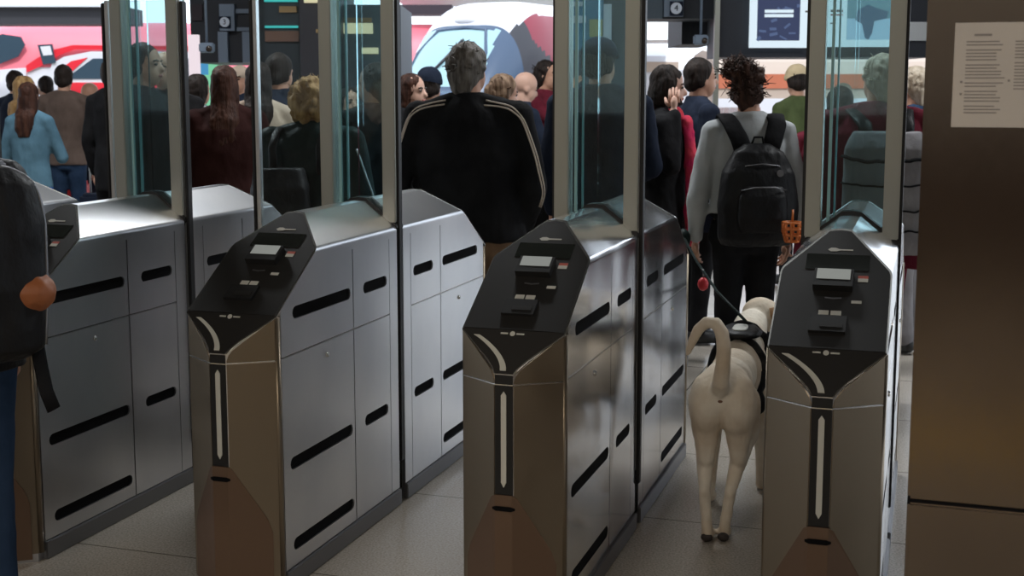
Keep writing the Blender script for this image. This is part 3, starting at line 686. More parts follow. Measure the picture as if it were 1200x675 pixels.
r, jk, H, s = person('woman with short curly blond hair and dark green waxed coat', 364, 6.9, 1.66, -5, ('curly','hair_bl'), ('green_dark','thigh'), 'blk', female=True, w=1.42, puff=1.12, vox=.012,
   arms={1: ((.31,-.02,1.09), (.33,.12,.88)), -1: ((-.30,-.02,1.06), (-.24,.12,.86))}, head=(-15,0))
bgl = thing('shoulder_bag', 'black backpack worn by the curly blond woman', 'backpack', r.location, r.rotation_euler.z)
bm = bmesh.new(); loft(bm, [((-.10,-.27,.80), .13,.07), ((-.10,-.28,.86), .16,.09), ((-.10,-.28,1.10), .155,.085), ((-.10,-.26,1.20), .12,.06)], 24, .7); organic('bag_body', bm, .011, M['blk2'], bgl, 3, wr=.012)
for q in (-.16, .09): tube_obj('shoulder_strap', [(q,-.19,1.16), (q*1.0,-.20,1.30), (q,-.125,1.37), (q,-.03,1.40), (q,.08,1.34), (q,.14,1.2)], .022, M['blk2'], bgl, 8, (1,.3))
bm = bmesh.new(); tube(bm, on_surface(jk, [(.27*s,-.07,1.36*s), (.32*s,-.07,1.22*s), (.36*s,-.05,1.09*s), (.37*s,.03,.96*s), (.37*s,.08,.90*s)], .002), .006, 6); from_bm('sleeve_stripe', bm, M['alu_light'], jk, True)
person('dark haired man facing away behind the curly blond woman', 327, 8.8, 1.85, -25, ('short','hair_dk'), ('navy','hip'), 'blk', w=1.05)
person('woman with long dark hair and cream top', 303, 8.4, 1.78, 10, ('long','hair_dk',.34), ('cream','hip'), 'blk', female=True, w=1.05)
person('woman with very long auburn hair and dark brown jumper', 263, 8.0, 1.75, 10, ('long','hair_red',.46), ('brown_knit','hip'), 'denim', female=True, w=1.10, puff=1.15, arms={1: ((.27,.02,1.13), (.17,.12,1.30)), -1: ((-.25,0,1.1), (-.2,.15,.95))})
person('man in white cap and sunglasses beyond the auburn haired woman', 282, 12.0, 1.82, 165, ('cap','hair_gr','cream'), ('navy','hip'), 'blk', visible_face=True)
person('person in black and white patterned top by the gate post', 231, 9.7, 1.72, -30, ('long','hair_dk',.2), ('pattern','hip'), 'stone', female=True)
person('tall man with beard and dark jacket behind the left gate glass', 168, 7.8, 1.88, -100, ('short','hair_dk'), ('blk','hip'), 'stone', visible_face=True)
person('balding person with hand at mouth behind the left gate glass', 195, 8.75, 1.86, 170, ('bald','hair_dk'), ('blk','thigh'), 'blk', visible_face=True, arms={-1: ((-.22,.16,1.18), (-.02,.17,1.44))})
person('person in black standing left of the gate post beside the brown blazer', 131, 11.0, 1.86, -15, ('short','hair_dk'), ('blk','thigh'), 'blk', w=.88)
person('person in navy jacket between the brown blazer and the person in black', 106, 13.6, 1.68, 130, ('bald','hair_dk'), ('navy','hip'), 'navy')
person('man in brown blazer and blue jeans seen from behind', 75, 12.4, 1.84, 5, ('short','hair_dk'), ('blazer','hip'), 'denim', w=1.0, arms={1: ((.28,.0,1.10), (.20,.20,1.02)), -1: ((-.28,.0,1.12), (-.20,.2,1.02))})
person('girl with long auburn hair in pale blue denim jacket, hand at her head', 33, 10.6, 1.66, -5, ('long','hair_red',.36), ('ltblue','hip'), 'cobalt', female=True, w=.92, puff=1.0, arms={1: ((.25,.06,1.10), (.12,.12,1.32)), -1: ((-.24,0,1.1), (-.2,.15,.95))})
person('person with orange blond hair in front of the blue denim girl', 28, 11.8, 1.73, -60, ('long','hair_bl',.3), ('brown_knit','hip'), 'blk', female=True)
person('person with dark hair far behind at the left edge', 18, 13.5, 1.80, -30, ('short','hair_dk'), ('navy','hip'), 'blk')
person('person in navy between the orange blond head and the brown blazer', 54, 15.0, 1.76, 60, ('short','hair_dk'), ('navy','hip'), 'navy')
# --- foreground person at the left edge with backpack
FP = (-2.635, 2.95, 0)
r, jk, H, s = person('person at the left edge in black jacket, blond hair, carrying a black backpack', 0, 0, 1.66, 40, ('long','hair_pale',.22), ('blk2','hip'), 'denim', female=True, w=1.05, loc=FP, group='people beyond the ticket gates',
   arms={1: ((.24,-.03,1.08), (.22,.10,.87)), -1: ((-.24,-.03,1.08), (-.22,.12,.86))}, vox=.012)
del r['group']
bp2 = thing('backpack', 'black backpack with grey piping and tan leather patch at the left edge', 'backpack', (FP[0], FP[1], -.07), r.rotation_euler.z)
bm = bmesh.new()
loft(bm, [((0,-.21,.93), .12,.07), ((0,-.235,.965), .165,.10), ((0,-.24,1.15), .178,.11), ((0,-.24,1.32), .176,.105), ((0,-.23,1.42), .158,.095), ((0,-.21,1.465), .11,.07)], 24, .62)
bag = organic('bag_body', bm, .010, M['blk2'], bp2, 3, wr=.008, wsc=8)
arcp = [(.165,-.30,.97), (.180,-.30,1.15), (.175,-.29,1.34), (.14,-.27,1.45), (.0,-.26,1.48), (-.14,-.27,1.45), (-.175,-.29,1.34), (-.18,-.30,1.15), (-.165,-.30,.97)]
bm = bmesh.new(); tube(bm, on_surface(bag, arcp, .001), .0055, 8); from_bm('piping', bm, M['plinth'], bag, True)
bm = bmesh.new(); ell(bm, (.120,-.300,1.125), (.072,.065,.060)); organic('leather_patch', bm, .007, M['tan'], bp2, 3, wr=.012, wsc=14)
tube_obj('loose_strap', [(.15,-.24,.97), (.155,-.25,.90), (.165,-.255,.83), (.185,-.25,.775)], .022, M['blk'], bp2, 8, (.9,.14))
for k in (1,-1): tube_obj('shoulder_strap', [(k*.07,-.20,1.34), (k*.09,-.15,1.41), (k*.115,-.07,1.435), (k*.12,.03,1.41), (k*.12,.12,1.30), (k*.13,.13,1.15), (k*.165,.0,1.02), (k*.14,-.15,.98)], .024, M['blk2'], bp2, 8, (1,.28))
bx_ = box('buckle', (.09,-.165,1.46), (.045,.03,.03), M['plinth'], bp2, .006)

# ------------------------------------------------------------------ the dog (local +Y = the way it walks)
def make_dog():
    d = thing('dog', 'cream coloured dog with curled tail walking away between two ticket gates', 'dog', (-.668, 4.50, 0), math.radians(2))
    bm = bmesh.new()
    # trunk: rump, loin, belly tuck, deep chest
    ell(bm, (0,.00,.535), (.100,.125,.105), sub=3); ell(bm, (0,.12,.535), (.092,.16,.098), sub=3); ell(bm, (0,.30,.535), (.088,.16,.095), sub=3)
    ell(bm, (.0,.50,.515), (.110,.18,.145), sub=3); ell(bm, (0,.60,.56), (.085,.12,.11))
    for k in (1,-1): ell(bm, (k*.052,-.03,.495), (.070,.098,.118), sub=3)
    # neck and head, turned a little to the right and low
    cap(bm, (0,.64,.57), (.015,.80,.635), .085, .070)
    # tail carried up and curled to the left
    tl = [(.0,-.105,.565),(.004,-.150,.60),(.012,-.165,.66),(.014,-.155,.725),(.004,-.145,.775),(-.020,-.14,.806),(-.050,-.14,.806),(-.078,-.14,.780),(-.098,-.14,.735),(-.110,-.14,.700),(-.118,-.14,.680)]
    tube(bm, tl, [.034,.031,.029,.027,.025,.024,.023,.021,.018,.013,.006], 12)
    # hind legs: knee forward and high, hock back, near vertical shank
    for k, sh in ((1,.03),(-1,-.01)):
        xo = -.022 if k == 1 else -.006
        hp = (k*.058, .0, .50); kn = (k*.070, .075+sh, .36); hk = (k*.048+xo*.6, -.075+sh, .185); pw = (k*.036+xo, -.035+sh-.02, .035)
        cap(bm, hp, kn, .074, .050); cap(bm, (k*.056,-.04,.44), (k*.056,-.03+sh,.30), .055, .034); cap(bm, kn, hk, .045, .022); cap(bm, hk, pw, .023, .021)
        ell(bm, (pw[0], pw[1]+.02, .025), (.027,.045,.024)); ell(bm, (hk[0], hk[1]-.008, hk[2]+.004), (.021,.024,.028))
        for j in (-1,0,1): ell(bm, (pw[0]+j*.014, pw[1]+.055, .016), (.010,.020,.015), sub=1)
    # front legs
    for k, y in ((1,.58),(-1,.36)):
        el = (k*.085, .49, .36); wr_ = (k*.088, (y+.48)/2+.01, .17); pw = (k*.090, y, .035)
        cap(bm, (k*.075,.52,.50), el, .062, .040); cap(bm, el, wr_, .036, .026); cap(bm, wr_, pw, .025, .022); ell(bm, (pw[0], y+.025, .026), (.028,.045,.026))
    body = None
    Rh = rotm(math.radians(-38), math.radians(-12)); hc = Vector((.045,.90,.655))
    def HH(x,y,z): return hc + Rh @ Vector((x,y,z))
    ell(bm, HH(0,0,.01), (.078,.088,.072), Rh, 3); cap(bm, HH(0,.06,-.015), HH(0,.155,-.03), .048, .034); ell(bm, HH(0,.05,-.01), (.062,.06,.05), Rh)
    body = organic('body', bm, .0085, M['dog'], d, 7, wr=.003, wsc=25)
    for k in (1,-1):
        bm = bmesh.new(); loft(bm, [((0,0,0), .010,.022), ((k*.012,.002,-.03), .011,.030), ((k*.02,.006,-.065), .009,.026), ((k*.022,.010,-.09), .004,.010)], 12)
        e = from_bm('ear', bm, M['dog_tan'], d, True); e.location = HH(k*.068,-.01,.045); e.rotation_euler = (0,0,math.radians(-38))
    bm = bmesh.new(); ell(bm, HH(0,.185,-.018), (.018,.014,.013), Rh); from_bm('nose', bm, M['pad'], d, True)
    for k in (1,-1):
        bm = bmesh.new(); ell(bm, HH(k*.036,.078,.022), (.010,.010,.010), Rh); from_bm('eye', bm, M['eye'], d, True)
    # dark hind pads and the tan patch under the tail
    bm = bmesh.new(); ell(bm, (0,-.114,.528), (.013,.010,.010)); from_bm('tail_base', bm, mat('dog_brown', (.20,.11,.07), .8), d, True)
    for x, y in ((.014,-.03),(-.042,-.05)):
        bm = bmesh.new(); ell(bm, (x,y-.026,.018), (.022,.016,.016)); from_bm('heel_pad', bm, M['pad'], d, True)
    return d, body
dog, dbody = make_dog()
hs = thing('dog_harness', 'black harness worn by the cream dog', 'harness', dog.location, dog.rotation_euler.z)
def ringpts(c, rx, rz, n=24, tilt=0.0):
    return [(c[0]+rx*math.cos(2*PI*i/n), c[1]+tilt*math.sin(2*PI*i/n), c[2]+rz*math.sin(2*PI*i/n)) for i in range(n+1)]
bm = bmesh.new(); tube(bm, on_surface(dbody, ringpts((0,.40,.53),.16,.2), .004), .020, 8, (1.0,.25)); from_bm('girth_strap', bm, M['blk2'], hs, True)
bm = bmesh.new(); tube(bm, on_surface(dbody, ringpts((0,.66,.575),.15,.17, tilt=-.06), .004), .022, 8, (1.0,.3)); from_bm('chest_strap', bm, M['blk2'], hs, True)
bm = bmesh.new(); loft(bm, [((0,.50,.655), .085,.13), ((0,.50,.675), .060,.11)], 20, .7); from_bm('back_pad', bm, M['blk2'], hs, True)
bm = bmesh.new(); loft(bm, [((0,.50,.676), .030,.07), ((0,.50,.680), .026,.066)], 16, .6); from_bm('label_patch', bm, M['label_white'], hs, True)
LS = Vector((-.668,5.02,.70)); LH = BW.location + Vector((-.30,-.10,.86))
ls = tube_obj('dog_leash', [LS, LS.lerp(LH,.4)-Vector((0,0,.04)), LS.lerp(LH,.75)-Vector((0,0,.03)), LH], .006, M['green_dark'])
tag(ls, 'dark leash running from the dog harness to the hand of the backpack woman', 'leash')
tg = thing('bag_holder', 'small round red bag holder dangling from the dog leash', 'bag holder', tuple(LS.lerp(LH,.62)-Vector((0,0,.075))))
bm = bmesh.new(); ell(bm, (0,0,-.02), (.026,.026,.033)); from_bm('pouch', bm, M['red'], tg, True)
tube_obj('clip', [(0,0,.01),(0,0,.05)], .004, M['plinth'], tg)
gl = thing('glove', 'dark glove held in the left hand of the backpack woman', 'glove', tuple(LH+Vector((0,0,-.01))))
bm = bmesh.new(); ell(bm, (0,0,.0), (.04,.04,.055)); cap(bm, (0,0,0), (-.03,-.02,-.07), .022, .012); cap(bm, (0,0,0), (.01,-.02,-.08), .022, .012); organic('palm', bm, .008, M['green_dark'], gl, 2, wr=.006, wsc=20)
# orange basket muzzle hanging at her right
mz = thing('basket_muzzle', 'orange basket muzzle hanging at the right hip of the backpack woman', 'muzzle', tuple(spot(933, 6.08, .935)))
bm = bmesh.new()
for z_, rr_ in ((-.05,.030),(-.02,.040),(.01,.045),(.04,.046)):
    tube(bm, [(rr_*math.cos(2*PI*i/16), rr_*math.sin(2*PI*i/16), z_) for i in range(17)], .0055, 6)
for i in range(8):
    a = 2*PI*i/8; tube(bm, [(.030*math.cos(a), .030*math.sin(a), -.05), (.045*math.cos(a), .045*math.sin(a), .0), (.046*math.cos(a), .046*math.sin(a), .04)], .0055, 6)
M['orange'] = mat('orange_plastic', (.60,.16,.03), .4)
from_bm('basket', bm, M['orange'], mz, True); tube_obj('hanging_strap', [(.0,0,.04),(.0,.01,.10)], .005, M['orange'], mz)

# ------------------------------------------------------------------ luggage
def suitcase(label, px, Z, m, w=.36, h=.55, face=0, h2=.9):
    t = thing('suitcase', label, 'suitcase', spot(px, Z), YAW+math.radians(face), 'luggage standing in the crowd')
    bm = bmesh.new(); bx(bm, (0,0,.05+h/2), (w,.22,h), .03)
    for i in range(5): bx(bm, (-w*.36+w*.18*i, -.11, .05+h/2), (.022,.010,h*.82), .003)
    from_bm('shell', bm, m, t)
    tube_obj('handle', [(-.1,.08,h+.03),(-.1,.08,h2),(-.06,.08,h2+.03),(.06,.08,h2+.03),(.1,.08,h2),(.1,.08,h+.03)], .010, M['alu_light'], t)
    for x in (-1,1):
        for y in (-1,1):
            bm = bmesh.new(); bmesh.ops.create_cone(bm, cap_ends=True, segments=16, radius1=.025, radius2=.025, depth=.025, matrix=Matrix.Translation((x*w*.4, y*.075, .025)) @ Matrix.Rotation(PI/2, 4, 'Y')); from_bm('wheel', bm, M['shoe'], t)
    return t
suitcase('red suitcase standing behind the man in the brown blazer', 79, 13.2, M['red'], .34, .62)
suitcase('dark suitcase with pale metal handle beside the brown blazer man', 113, 11.9, M['navy'], .36, .6, 10, .98)
M['olive'] = mat('olive_orange_trim', (.40,.22,.08), .6)
t = suitcase('black suitcase with orange brown top trim right of the big man', 633, 7.8, M['blk2'], .34, .90, 0, .97); box('top_trim', (0,0,.955), (.30,.18,.04), M['olive'], t, .012)

# ------------------------------------------------------------------ trains and platform
M['t_white'] = mat('train_pale_grey', (.60,.60,.64), .35); M['t_red'] = mat('train_red', (.62,.02,.035), .3); M['t_pink'] = mat('train_red_overexposed', (.80,.17,.22), .45)  # t_pink: the red of the upper body with overexposure put into the colour
M['t_glass'] = mat('train_dark_glass', (.035,.06,.085), .15, spec=.6); M['t_blue'] = mat('train_grey_blue', (.045,.075,.13), .25); M['t_dark'] = mat('train_charcoal', (.022,.022,.03), .4)
M['t_maroon'] = mat('train_maroon', (.20,.012,.03), .35); M['t_scr'] = mat('train_windscreen', (.26,.42,.46), .08, spec=1); M['t_orange'] = mat('train_orange_stripe', (.42,.12,.06), .5); M['t_tan'] = mat('train_tan', (.42,.33,.27), .5)
def train(name, label, loc, rz, mats, paint, L=22, nose=5.0, W=2.85, H_=3.45, blunt=.22):
    t = thing(name, label, 'train', loc, rz, None)
    bm = bmesh.new(); seg = 96; rr = []
    ss = [nose*(i/70)**1.6 for i in range(71)] + [nose+(L-nose)*i/40 for i in range(1,41)]
    for s_ in ss:
        u = min(1, s_/nose); q = (1-(1-u)**2.1)**.5 if u < 1 else 1
        top = .9+(H_-.9)*(math.sin(u*PI/2)**.95 if u < 1 else 1)*1.0; top = max(top, .9+(H_-.9)*blunt); wid = W*(.30+.70*q); bot = -.6
        ring = []
        for k in range(seg):
            a = 2*PI*k/seg; cx, sx = math.cos(a), math.sin(a); p = .42
            ring.append(bm.verts.new((s_, math.copysign(abs(cx)**p, cx)*wid/2*(1-.10*max(0,sx)), (top+bot)/2+math.copysign(abs(sx)**(.55), sx)*(top-bot)/2)))
        rr.append(ring)
    for a, b in zip(rr, rr[1:]):
        for k in range(seg): bm.faces.new((a[k], a[(k+1)%seg], b[(k+1)%seg], b[k]))
    bm.faces.new(rr[0][::-1]); bm.faces.new(rr[-1])
    bmesh.ops.recalc_face_normals(bm, faces=bm.faces)
    for f in bm.faces: f.material_index = paint(f.calc_center_median(), f.normal)
    b = from_bm('body', bm, mats, t, True)
    return t, b
def plate(name, poly, y, m, parent, t=.02):
    """flat livery / window panel on the near flank (local x,z)"""
    bm = bmesh.new(); poly_plate(bm, [poly], lambda u, v: (u, y, v), t, (0,-1,0)); return from_bm(name, bm, m, parent)
# left train, seen broadside, nose to the left
LA = spot(-230, 34.0); LA.z = -.05
tA, bA = train('passenger_train', 'red and pale grey high speed train seen from the side at the far left', LA, YAW+math.radians(6), [M['t_pink'], M['t_white'], M['t_glass']],
    lambda c, n: 0 if c.z > 2.15+.0*c.x - max(0, (c.x-6))*-.0 else 1, L=17, nose=6.5, H_=3.4)
k44 = 44.4
def A(px, py): # flank coordinates of a point on the left train's near side
    return ((px+230)/k44*1.0, EYE+.05+(HOR-py)/k44)
def Ap(l): return [A(*p) for p in l]
yA = -1.425
plate('cab_window', Ap([(-8,50),(14,43),(34,46),(38,55),(30,68),(10,76),(-14,72)]), yA, M['t_glass'], tA, .06)
plate('livery_band', Ap([(60,98),(66,76),(80,68),(110,62),(250,62),(250,120),(60,120)]), yA, M['t_white'], tA, .03)
plate('livery_wedge', Ap([(38,112),(38,86),(60,76),(76,66),(92,60),(250,60),(250,56),(90,55),(70,60),(50,70),(38,78)]), yA, M['t_red'], tA, .045)
plate('livery_wedge', Ap([(75,82),(88,73),(106,69),(80,92)]), yA, M['t_red'], tA, .06)
plate('window_band', Ap([(80,93),(112,70),(250,70),(250,93)]), yA, M['t_glass'], tA, .06)
plate('livery_wedge', Ap([(79,97),(250,97),(250,125),(92,112)]), yA, M['t_red'], tA, .06)
dw = plate('door_window', Ap([(52,55),(68,54),(71,75),(57,77)]), yA, M['t_glass'], tA, .09); plate('pane', Ap([(55,57),(66,56),(68,66),(58,67)]), yA-.09, M['t_white'], dw, .01)
# centre train, nose towards the concourse
LB = spot(497, 24.3); LB.z = -.1
def paintB(c, n):
    if .2 < c.x < 1.6 and 1.75 < c.z < 2.85 and -.80 < c.y < 1.05 and n.x < -.25: return 3
    if c.x < 1.5: return 0
    if n.z > .62 and c.x > 1.0: return 1
    return 4 if (c.x > 1.9 and c.z > 2.75-.9*min(1, (c.x-1.9)/1.8)**.6) else 2
tB, bB = train('passenger_train', 'grey blue nosed high speed train with pale windscreen and maroon flank in the centre', LB, YAW+math.radians(60), [M['t_blue'], M['t_white'], M['t_dark'], M['t_scr'], M['t_maroon']],
    paintB, L=5.2, nose=2.6, H_=3.45, blunt=.30)
bmv = BVHTree.FromPolygons([v.co for v in bB.data.vertices], [tuple(p.vertices) for p in bB.data.polygons])
def onB(y, z): return bmv.ray_cast(Vector((-3, y, z)), Vector((1,0,0)))[0]
pe = onB(.1, 3.05)
bm = bmesh.new(); ell(bm, pe, (.12,.27,.09)); from_bm('front_emblem', bm, M['t_white'], tB, True)
tube_obj('wiper', [onB(.35,1.95)-Vector((.03,0,0)), onB(.1,2.3)-Vector((.03,0,0)), onB(-.1,2.65)-Vector((.03,0,0))], .028, M['t_dark'], tB)
bm = bmesh.new(); tube(bm, [onB(y, z)-Vector((.01,0,0)) for y, z in ((1.0,1.75),(.9,2.4),(.6,2.85),(0,2.9),(-.5,2.85),(-.72,2.4),(-.78,1.75))], .035, 8); from_bm('windscreen_frame', bm, M['t_blue'], tB, True)
# right trains
def side_train(label, px0, px1, Z, z0, z1, m, bands, ang=0):
    p = spot(px0, Z); w = (px1-px0)*Z/F_PX
    t = thing('passenger_train', label, 'train', p, YAW+math.radians(ang))
    bm = bmesh.new(); b2 = bmesh.new()
    pts = [(0, -.2), (0, z0), (0, z1-.45), (.12, z1-.18), (.45, z1-.02), (1.4, z1+.05), (2.4, z1-.02), (2.7, z1-.18), (2.8, z1-.45), (2.8, -.2)]
    r0 = [bm.verts.new((0, y, z)) for y, z in pts]; r1 = [bm.verts.new((w, y, z)) for y, z in pts]
    for i in range(len(pts)): bm.faces.new((r0[i], r0[(i+1) % len(pts)], r1[(i+1) % len(pts)], r1[i]))
    bm.faces.new(r0[::-1]); bm.faces.new(r1); b2.free()
    from_bm('body', bm, m, t)
    for nm, a, b, c, d, mm in bands: plate(nm, [(a*w,c),(b*w,c),(b*w,d),(a*w,d)], -.001, mm, t, .03)
    return t
side_train('pale train with red doorway behind the woman on the phone', 748, 832, 26, .3, 2.45, M['t_white'], [('livery_stripe',0,.55,1.95,2.15,M['t_tan']),('door',.24,.40,.2,1.9,M['t_red']),('livery_stripe',.55,1,.2,.9,M['t_red']),('livery_stripe',.0,1,.55,.75,M['t_red'])])
side_train('orange and grey striped train behind the backpack woman', 836, 1110, 22, .3, 2.25, M['t_tan'], [('livery_stripe',0,1,1.62,1.86,M['t_orange']),('livery_stripe',0,1,.80,1.45,M['t_white']),('livery_stripe',0,.2,1.0,1.3,M['t_orange']),('livery_stripe',0,1,.3,.7,M['t_orange'])])

# ------------------------------------------------------------------ concourse fittings
M['dkwall'] = mat('dark_shop_wall', (.012,.016,.024), .6); M['purple'] = mat('dark_purple_wall', (.022,.012,.020), .6); M['steel_blue'] = mat('painted_blue_grey', (.16,.21,.28), .5)
M['beam'] = mat('dark_canopy_beam', (.018,.018,.024), .6); M['canopy'] = mat('pale_canopy', (.55,.58,.62), .6); M['brownp'] = mat('brown_fascia', (.18,.075,.045), .5)
M['teal_l'] = emitm('teal_light_line', (.05,.55,.52), .9); M['warm_l'] = emitm('warm_lit_panel', (1,.80,.5), .9); M['white_l'] = emitm('white_lit_panel', (.80,.9,1), 1.0)
M['slate'] = mat('slate_blue_wall', (.06,.085,.11), .6)
def slab(name, label, cat, x0, x1, y0, y1, Z, depth, m, group=None, bev=0):
    """upright block seen between those pixels when Z metres ahead"""
    p = spot((x0+x1)/2, Z); w = (x1-x0)*Z/F_PX; z1, z0 = hgt(y0, Z), max(0, hgt(y1, Z))
    t = thing(name, label, cat, p, YAW, group); box('panel' if cat != 'canopy' else 'fascia', (0, depth/2, (z0+z1)/2), (w, depth, z1-z0), m, t, bev)
    return t, (lambda a, b: ((a-(x0+x1)/2)*Z/F_PX, hgt(b, Z)))
def on(t, q, nm, x0, x1, y0, y1, m, dy=-.02, th=.03, par=None):
    a, b = q(x0, y0); c, d = q(x1, y1)
    return box(nm, ((a+c)/2, dy, (b+d)/2), (abs(c-a), th, abs(b-d)), m, par or t)
t, q = slab('canopy_beam', 'dark platform canopy edge above the left train', 'canopy', -140, 152, 11, 30, 30, 1.2, M['beam'])
on(t, q, 'gutter', -140, 152, 8, 11, M['canopy'], -.1, .3)
t, q = slab('platform_canopy', 'pale slatted platform canopy above the centre train', 'canopy', 466, 660, -20, 2, 34, 3.0, M['canopy'])
for i in range(7): on(t, q, 'slat', 466, 660, -14+i*2.6, -13.2+i*2.6, M['steel_blue'])
t, q = slab('canopy_beam', 'dark purple canopy edge at the left of the centre train nose', 'canopy', 440, 530, 8, 19, 29, .8, M['purple'])
# dark shop block with the platform number
t, q = slab('shop_block', 'dark shop front block with platform sign left of the teal lit shop', 'building', 226, 312, -228, 74, 14.0, 1.6, M['dkwall'])
on(t, q, 'sign_column', 262, 279, 8, 38, M['steel_blue'], -.05, .1); on(t, q, 'crossbar', 278, 302, 13, 18, M['steel_blue']); on(t, q, 'crossbar', 280, 302, 34, 38, M['steel_blue'])
on(t, q, 'upright', 259, 270, 39, 74, M['steel_blue'], -.04, .08); on(t, q, 'upright', 287, 298, 39, 74, M['steel_blue'], -.04, .08)
on(t, q, 'wall_panel', 229, 241, 8, 26, M['purple'])
sg1 = on(t, q, 'number_sign', 262, 275, 22, 35, M['navy'], -.11, .02)
def disc_sign(par, xz, R, digit):
    bm = bmesh.new(); bmesh.ops.create_cone(bm, cap_ends=True, segments=32, radius1=R, radius2=R, depth=.012, matrix=Matrix.Translation((xz[0], -.127, xz[1])) @ Matrix.Rotation(PI/2, 4, 'X')); from_bm('number_disc', bm, M['paperw'], par)
    text_obj('digit', digit, R*1.5, M['navy'], (xz[0], -.136, xz[1]), (PI/2,0,0), par)
M['paperw'] = mat('sign_white', (.62,.68,.78), .5)
disc_sign(sg1, q(268.5, 28.5), .052, '3')
t, q = slab('advert_screen', 'small green and blue lit advert low behind the crowd, left of the sign columns', 'screen', 228, 259, 74, 400, 16.2, .1, emitm('ad_green', (.25,.75,.45), .8))
on(t, q, 'image_block', 230, 245, 75, 88, emitm('ad_blue', (.08,.35,.65), .8), -.01, .02)
for a, b, l_ in ((222,233,'white tall lit panel at the right edge of the left gate post'),(296,304,'white tall lit panel right of the sign columns')):
    slab('lit_panel', l_, 'lit panel', a, b, 42, 400, 16.5 if a > 250 else 13.0, .1, emitm('pink_white_panel', (.95,.82,.88), .9))
def camera_pole(label, px, py, Z):
    t = thing('security_camera', label, 'camera', spot(px, Z), YAW, 'cameras hanging from ceiling poles'); z = hgt(py, Z)
    tube_obj('pole', [(0,0,4.5),(0,0,z+.05)], .012, M['steel_blue'], t); box('housing', (.0,0,z), (.13,.10,.09), M['steel_blue'], t, .012)
    bm = bmesh.new(); ell(bm, (.03,-.05,-.01+z), (.03,.02,.03)); from_bm('lens', bm, M['eye'], t, True)
camera_pole('box camera hanging on a thin pole before the dark shop block', 244, 57, 12.0)
camera_pole('box camera hanging on a thin pole above the woman on the phone', 820, 48, 12.0)
t, q = slab('shop', 'shop front with teal light lines and brown fascia behind the blond woman', 'building', 312, 352, -228, 150, 13.0, 1.5, M['dkwall'])
on(t, q, 'light_line', 313, 351, 2, 5, M['teal_l']); on(t, q, 'light_line', 313, 351, 32, 34.5, M['teal_l']); on(t, q, 'fascia_panel', 313, 352, 38, 50, M['brownp']); on(t, q, 'menu_panel', 330, 350, 10, 17, M['olive'])
t, q = slab('wall_block', 'dark purple wall block behind the gate post', 'building', 353, 395, -228, 150, 12.8, 1.5, M['purple'])
on(t, q, 'lamp', 359, 375, 2, 6, M['warm_l']); on(t, q, 'lamp', 372, 379, 36, 40, M['olive'])
t, q = slab('wall_block', 'slate blue wall with lit cream signs behind the gate glass', 'building', 396, 470, 8, 150, 13.4, 1.5, M['slate'])
on(t, q, 'lit_sign', 396, 438, 29, 41, M['warm_l']); on(t, q, 'lit_sign', 425, 444, 57, 64, M['warm_l']); on(t, q, 'sign_frame', 396, 437, 23, 28, M['olive'])
# blue poster kiosk behind the officer
t, q = slab('information_kiosk', 'blue and yellow information posters behind the officer in the cap', 'kiosk', 664, 748, -60, 400, 13.0, .5, M['slate'])
on(t, q, 'poster', 664, 706, -20, 60, mat('poster_blue', (.05,.22,.36), .5)); on(t, q, 'poster_panel', 690, 705, 25, 45, mat('poster_yellow', (.40,.40,.18), .5), -.05)
on(t, q, 'white_panel', 666, 682, 5, 10, M['paperw'], -.05); on(t, q, 'white_panel', 666, 686, 21, 29, M['paperw'], -.05); on(t, q, 'white_post', 706, 715, 8, 62, M['paperw'], -.06, .06); on(t, q, 'white_panel', 694, 708, 46, 62, M['paperw'], -.05)
# dark gantry on the right with number sign and advert screens
t, q = slab('sign_gantry', 'dark hanging fascia with platform number above the woman on the phone', 'sign', 752, 836, -228, 24, 13.0, .6, M['dkwall'])
on(t, q, 'frame_panel', 757, 775, 2, 24, M['slate']); on(t, q, 'sign_column', 776, 798, -20, 22, M['steel_blue'], -.04, .08)
sg2 = on(t, q, 'number_sign', 782, 797, 5, 21, M['navy'], -.11, .02); disc_sign(sg2, q(789, 13), .056, '4')
t, q = slab('wall_block', 'dark fluted wall block beside the platform number sign', 'building', 798, 836, -228, 53, 13.6, 1.2, mat('charcoal_fluted', (.02,.022,.03), .6, bump=(30,.6,(6,6,.02),.02)))
t, q = slab('platform_canopy', 'bright white canopy strip below the number sign', 'canopy', 750, 798, 25, 48, 24.0, 2.0, mat('white_canopy', (.85,.87,.88), .6))
t, q = slab('metal_post', 'slim grey steel post left of the advert screens', 'post', 836, 842, -228, 400, 12.4, .06, M['alu'])
t, q = slab('advert_gantry', 'dark gantry that carries the two advert screens', 'gantry', 843, 1092, -228, 68, 12.6, .8, mat('gantry_navy', (.008,.011,.02), .5))
on(t, q, 'mounting_plate', 1054, 1085, 28, 49, M['alu_light'], -.03, .05)
M['ad_bg'] = emitm('ad_pale', (.72,.86,.95), 1.0); M['ad_dark'] = emitm('ad_jacket_navy', (.035,.05,.12), .9); M['ad_mid'] = emitm('ad_fold_blue', (.10,.15,.30), .8)
M['ad_photo'] = emitm('ad_photo_teal', (.20,.36,.44), .8); M['ad_fig'] = emitm('ad_figure', (.09,.16,.26), .8); M['ad_lt'] = emitm('ad_snow', (.42,.62,.80), .9)
def adtag(o, l): return tag(o, l, 'screen', 'lit advert screens on the gantry')
def panel(label, x0, x1, y0, y1):
    p = spot((x0+x1)/2, 12.5); t = thing('advert_screen', label, 'screen', p, YAW, 'lit advert screens on the gantry')
    f = lambda a, b: ((a-(x0+x1)/2)*12.5/F_PX, hgt(b, 12.5)); on(t, f, 'screen', x0, x1, y0, y1, M['ad_bg'], 0, .05); return t, f
t, q = panel('lit advert screen showing a dark blue puffer jacket', 877, 944, -40, 57)
on(t, q, 'picture', 885, 934, -30, 49, M['ad_dark'], -.03, .01)
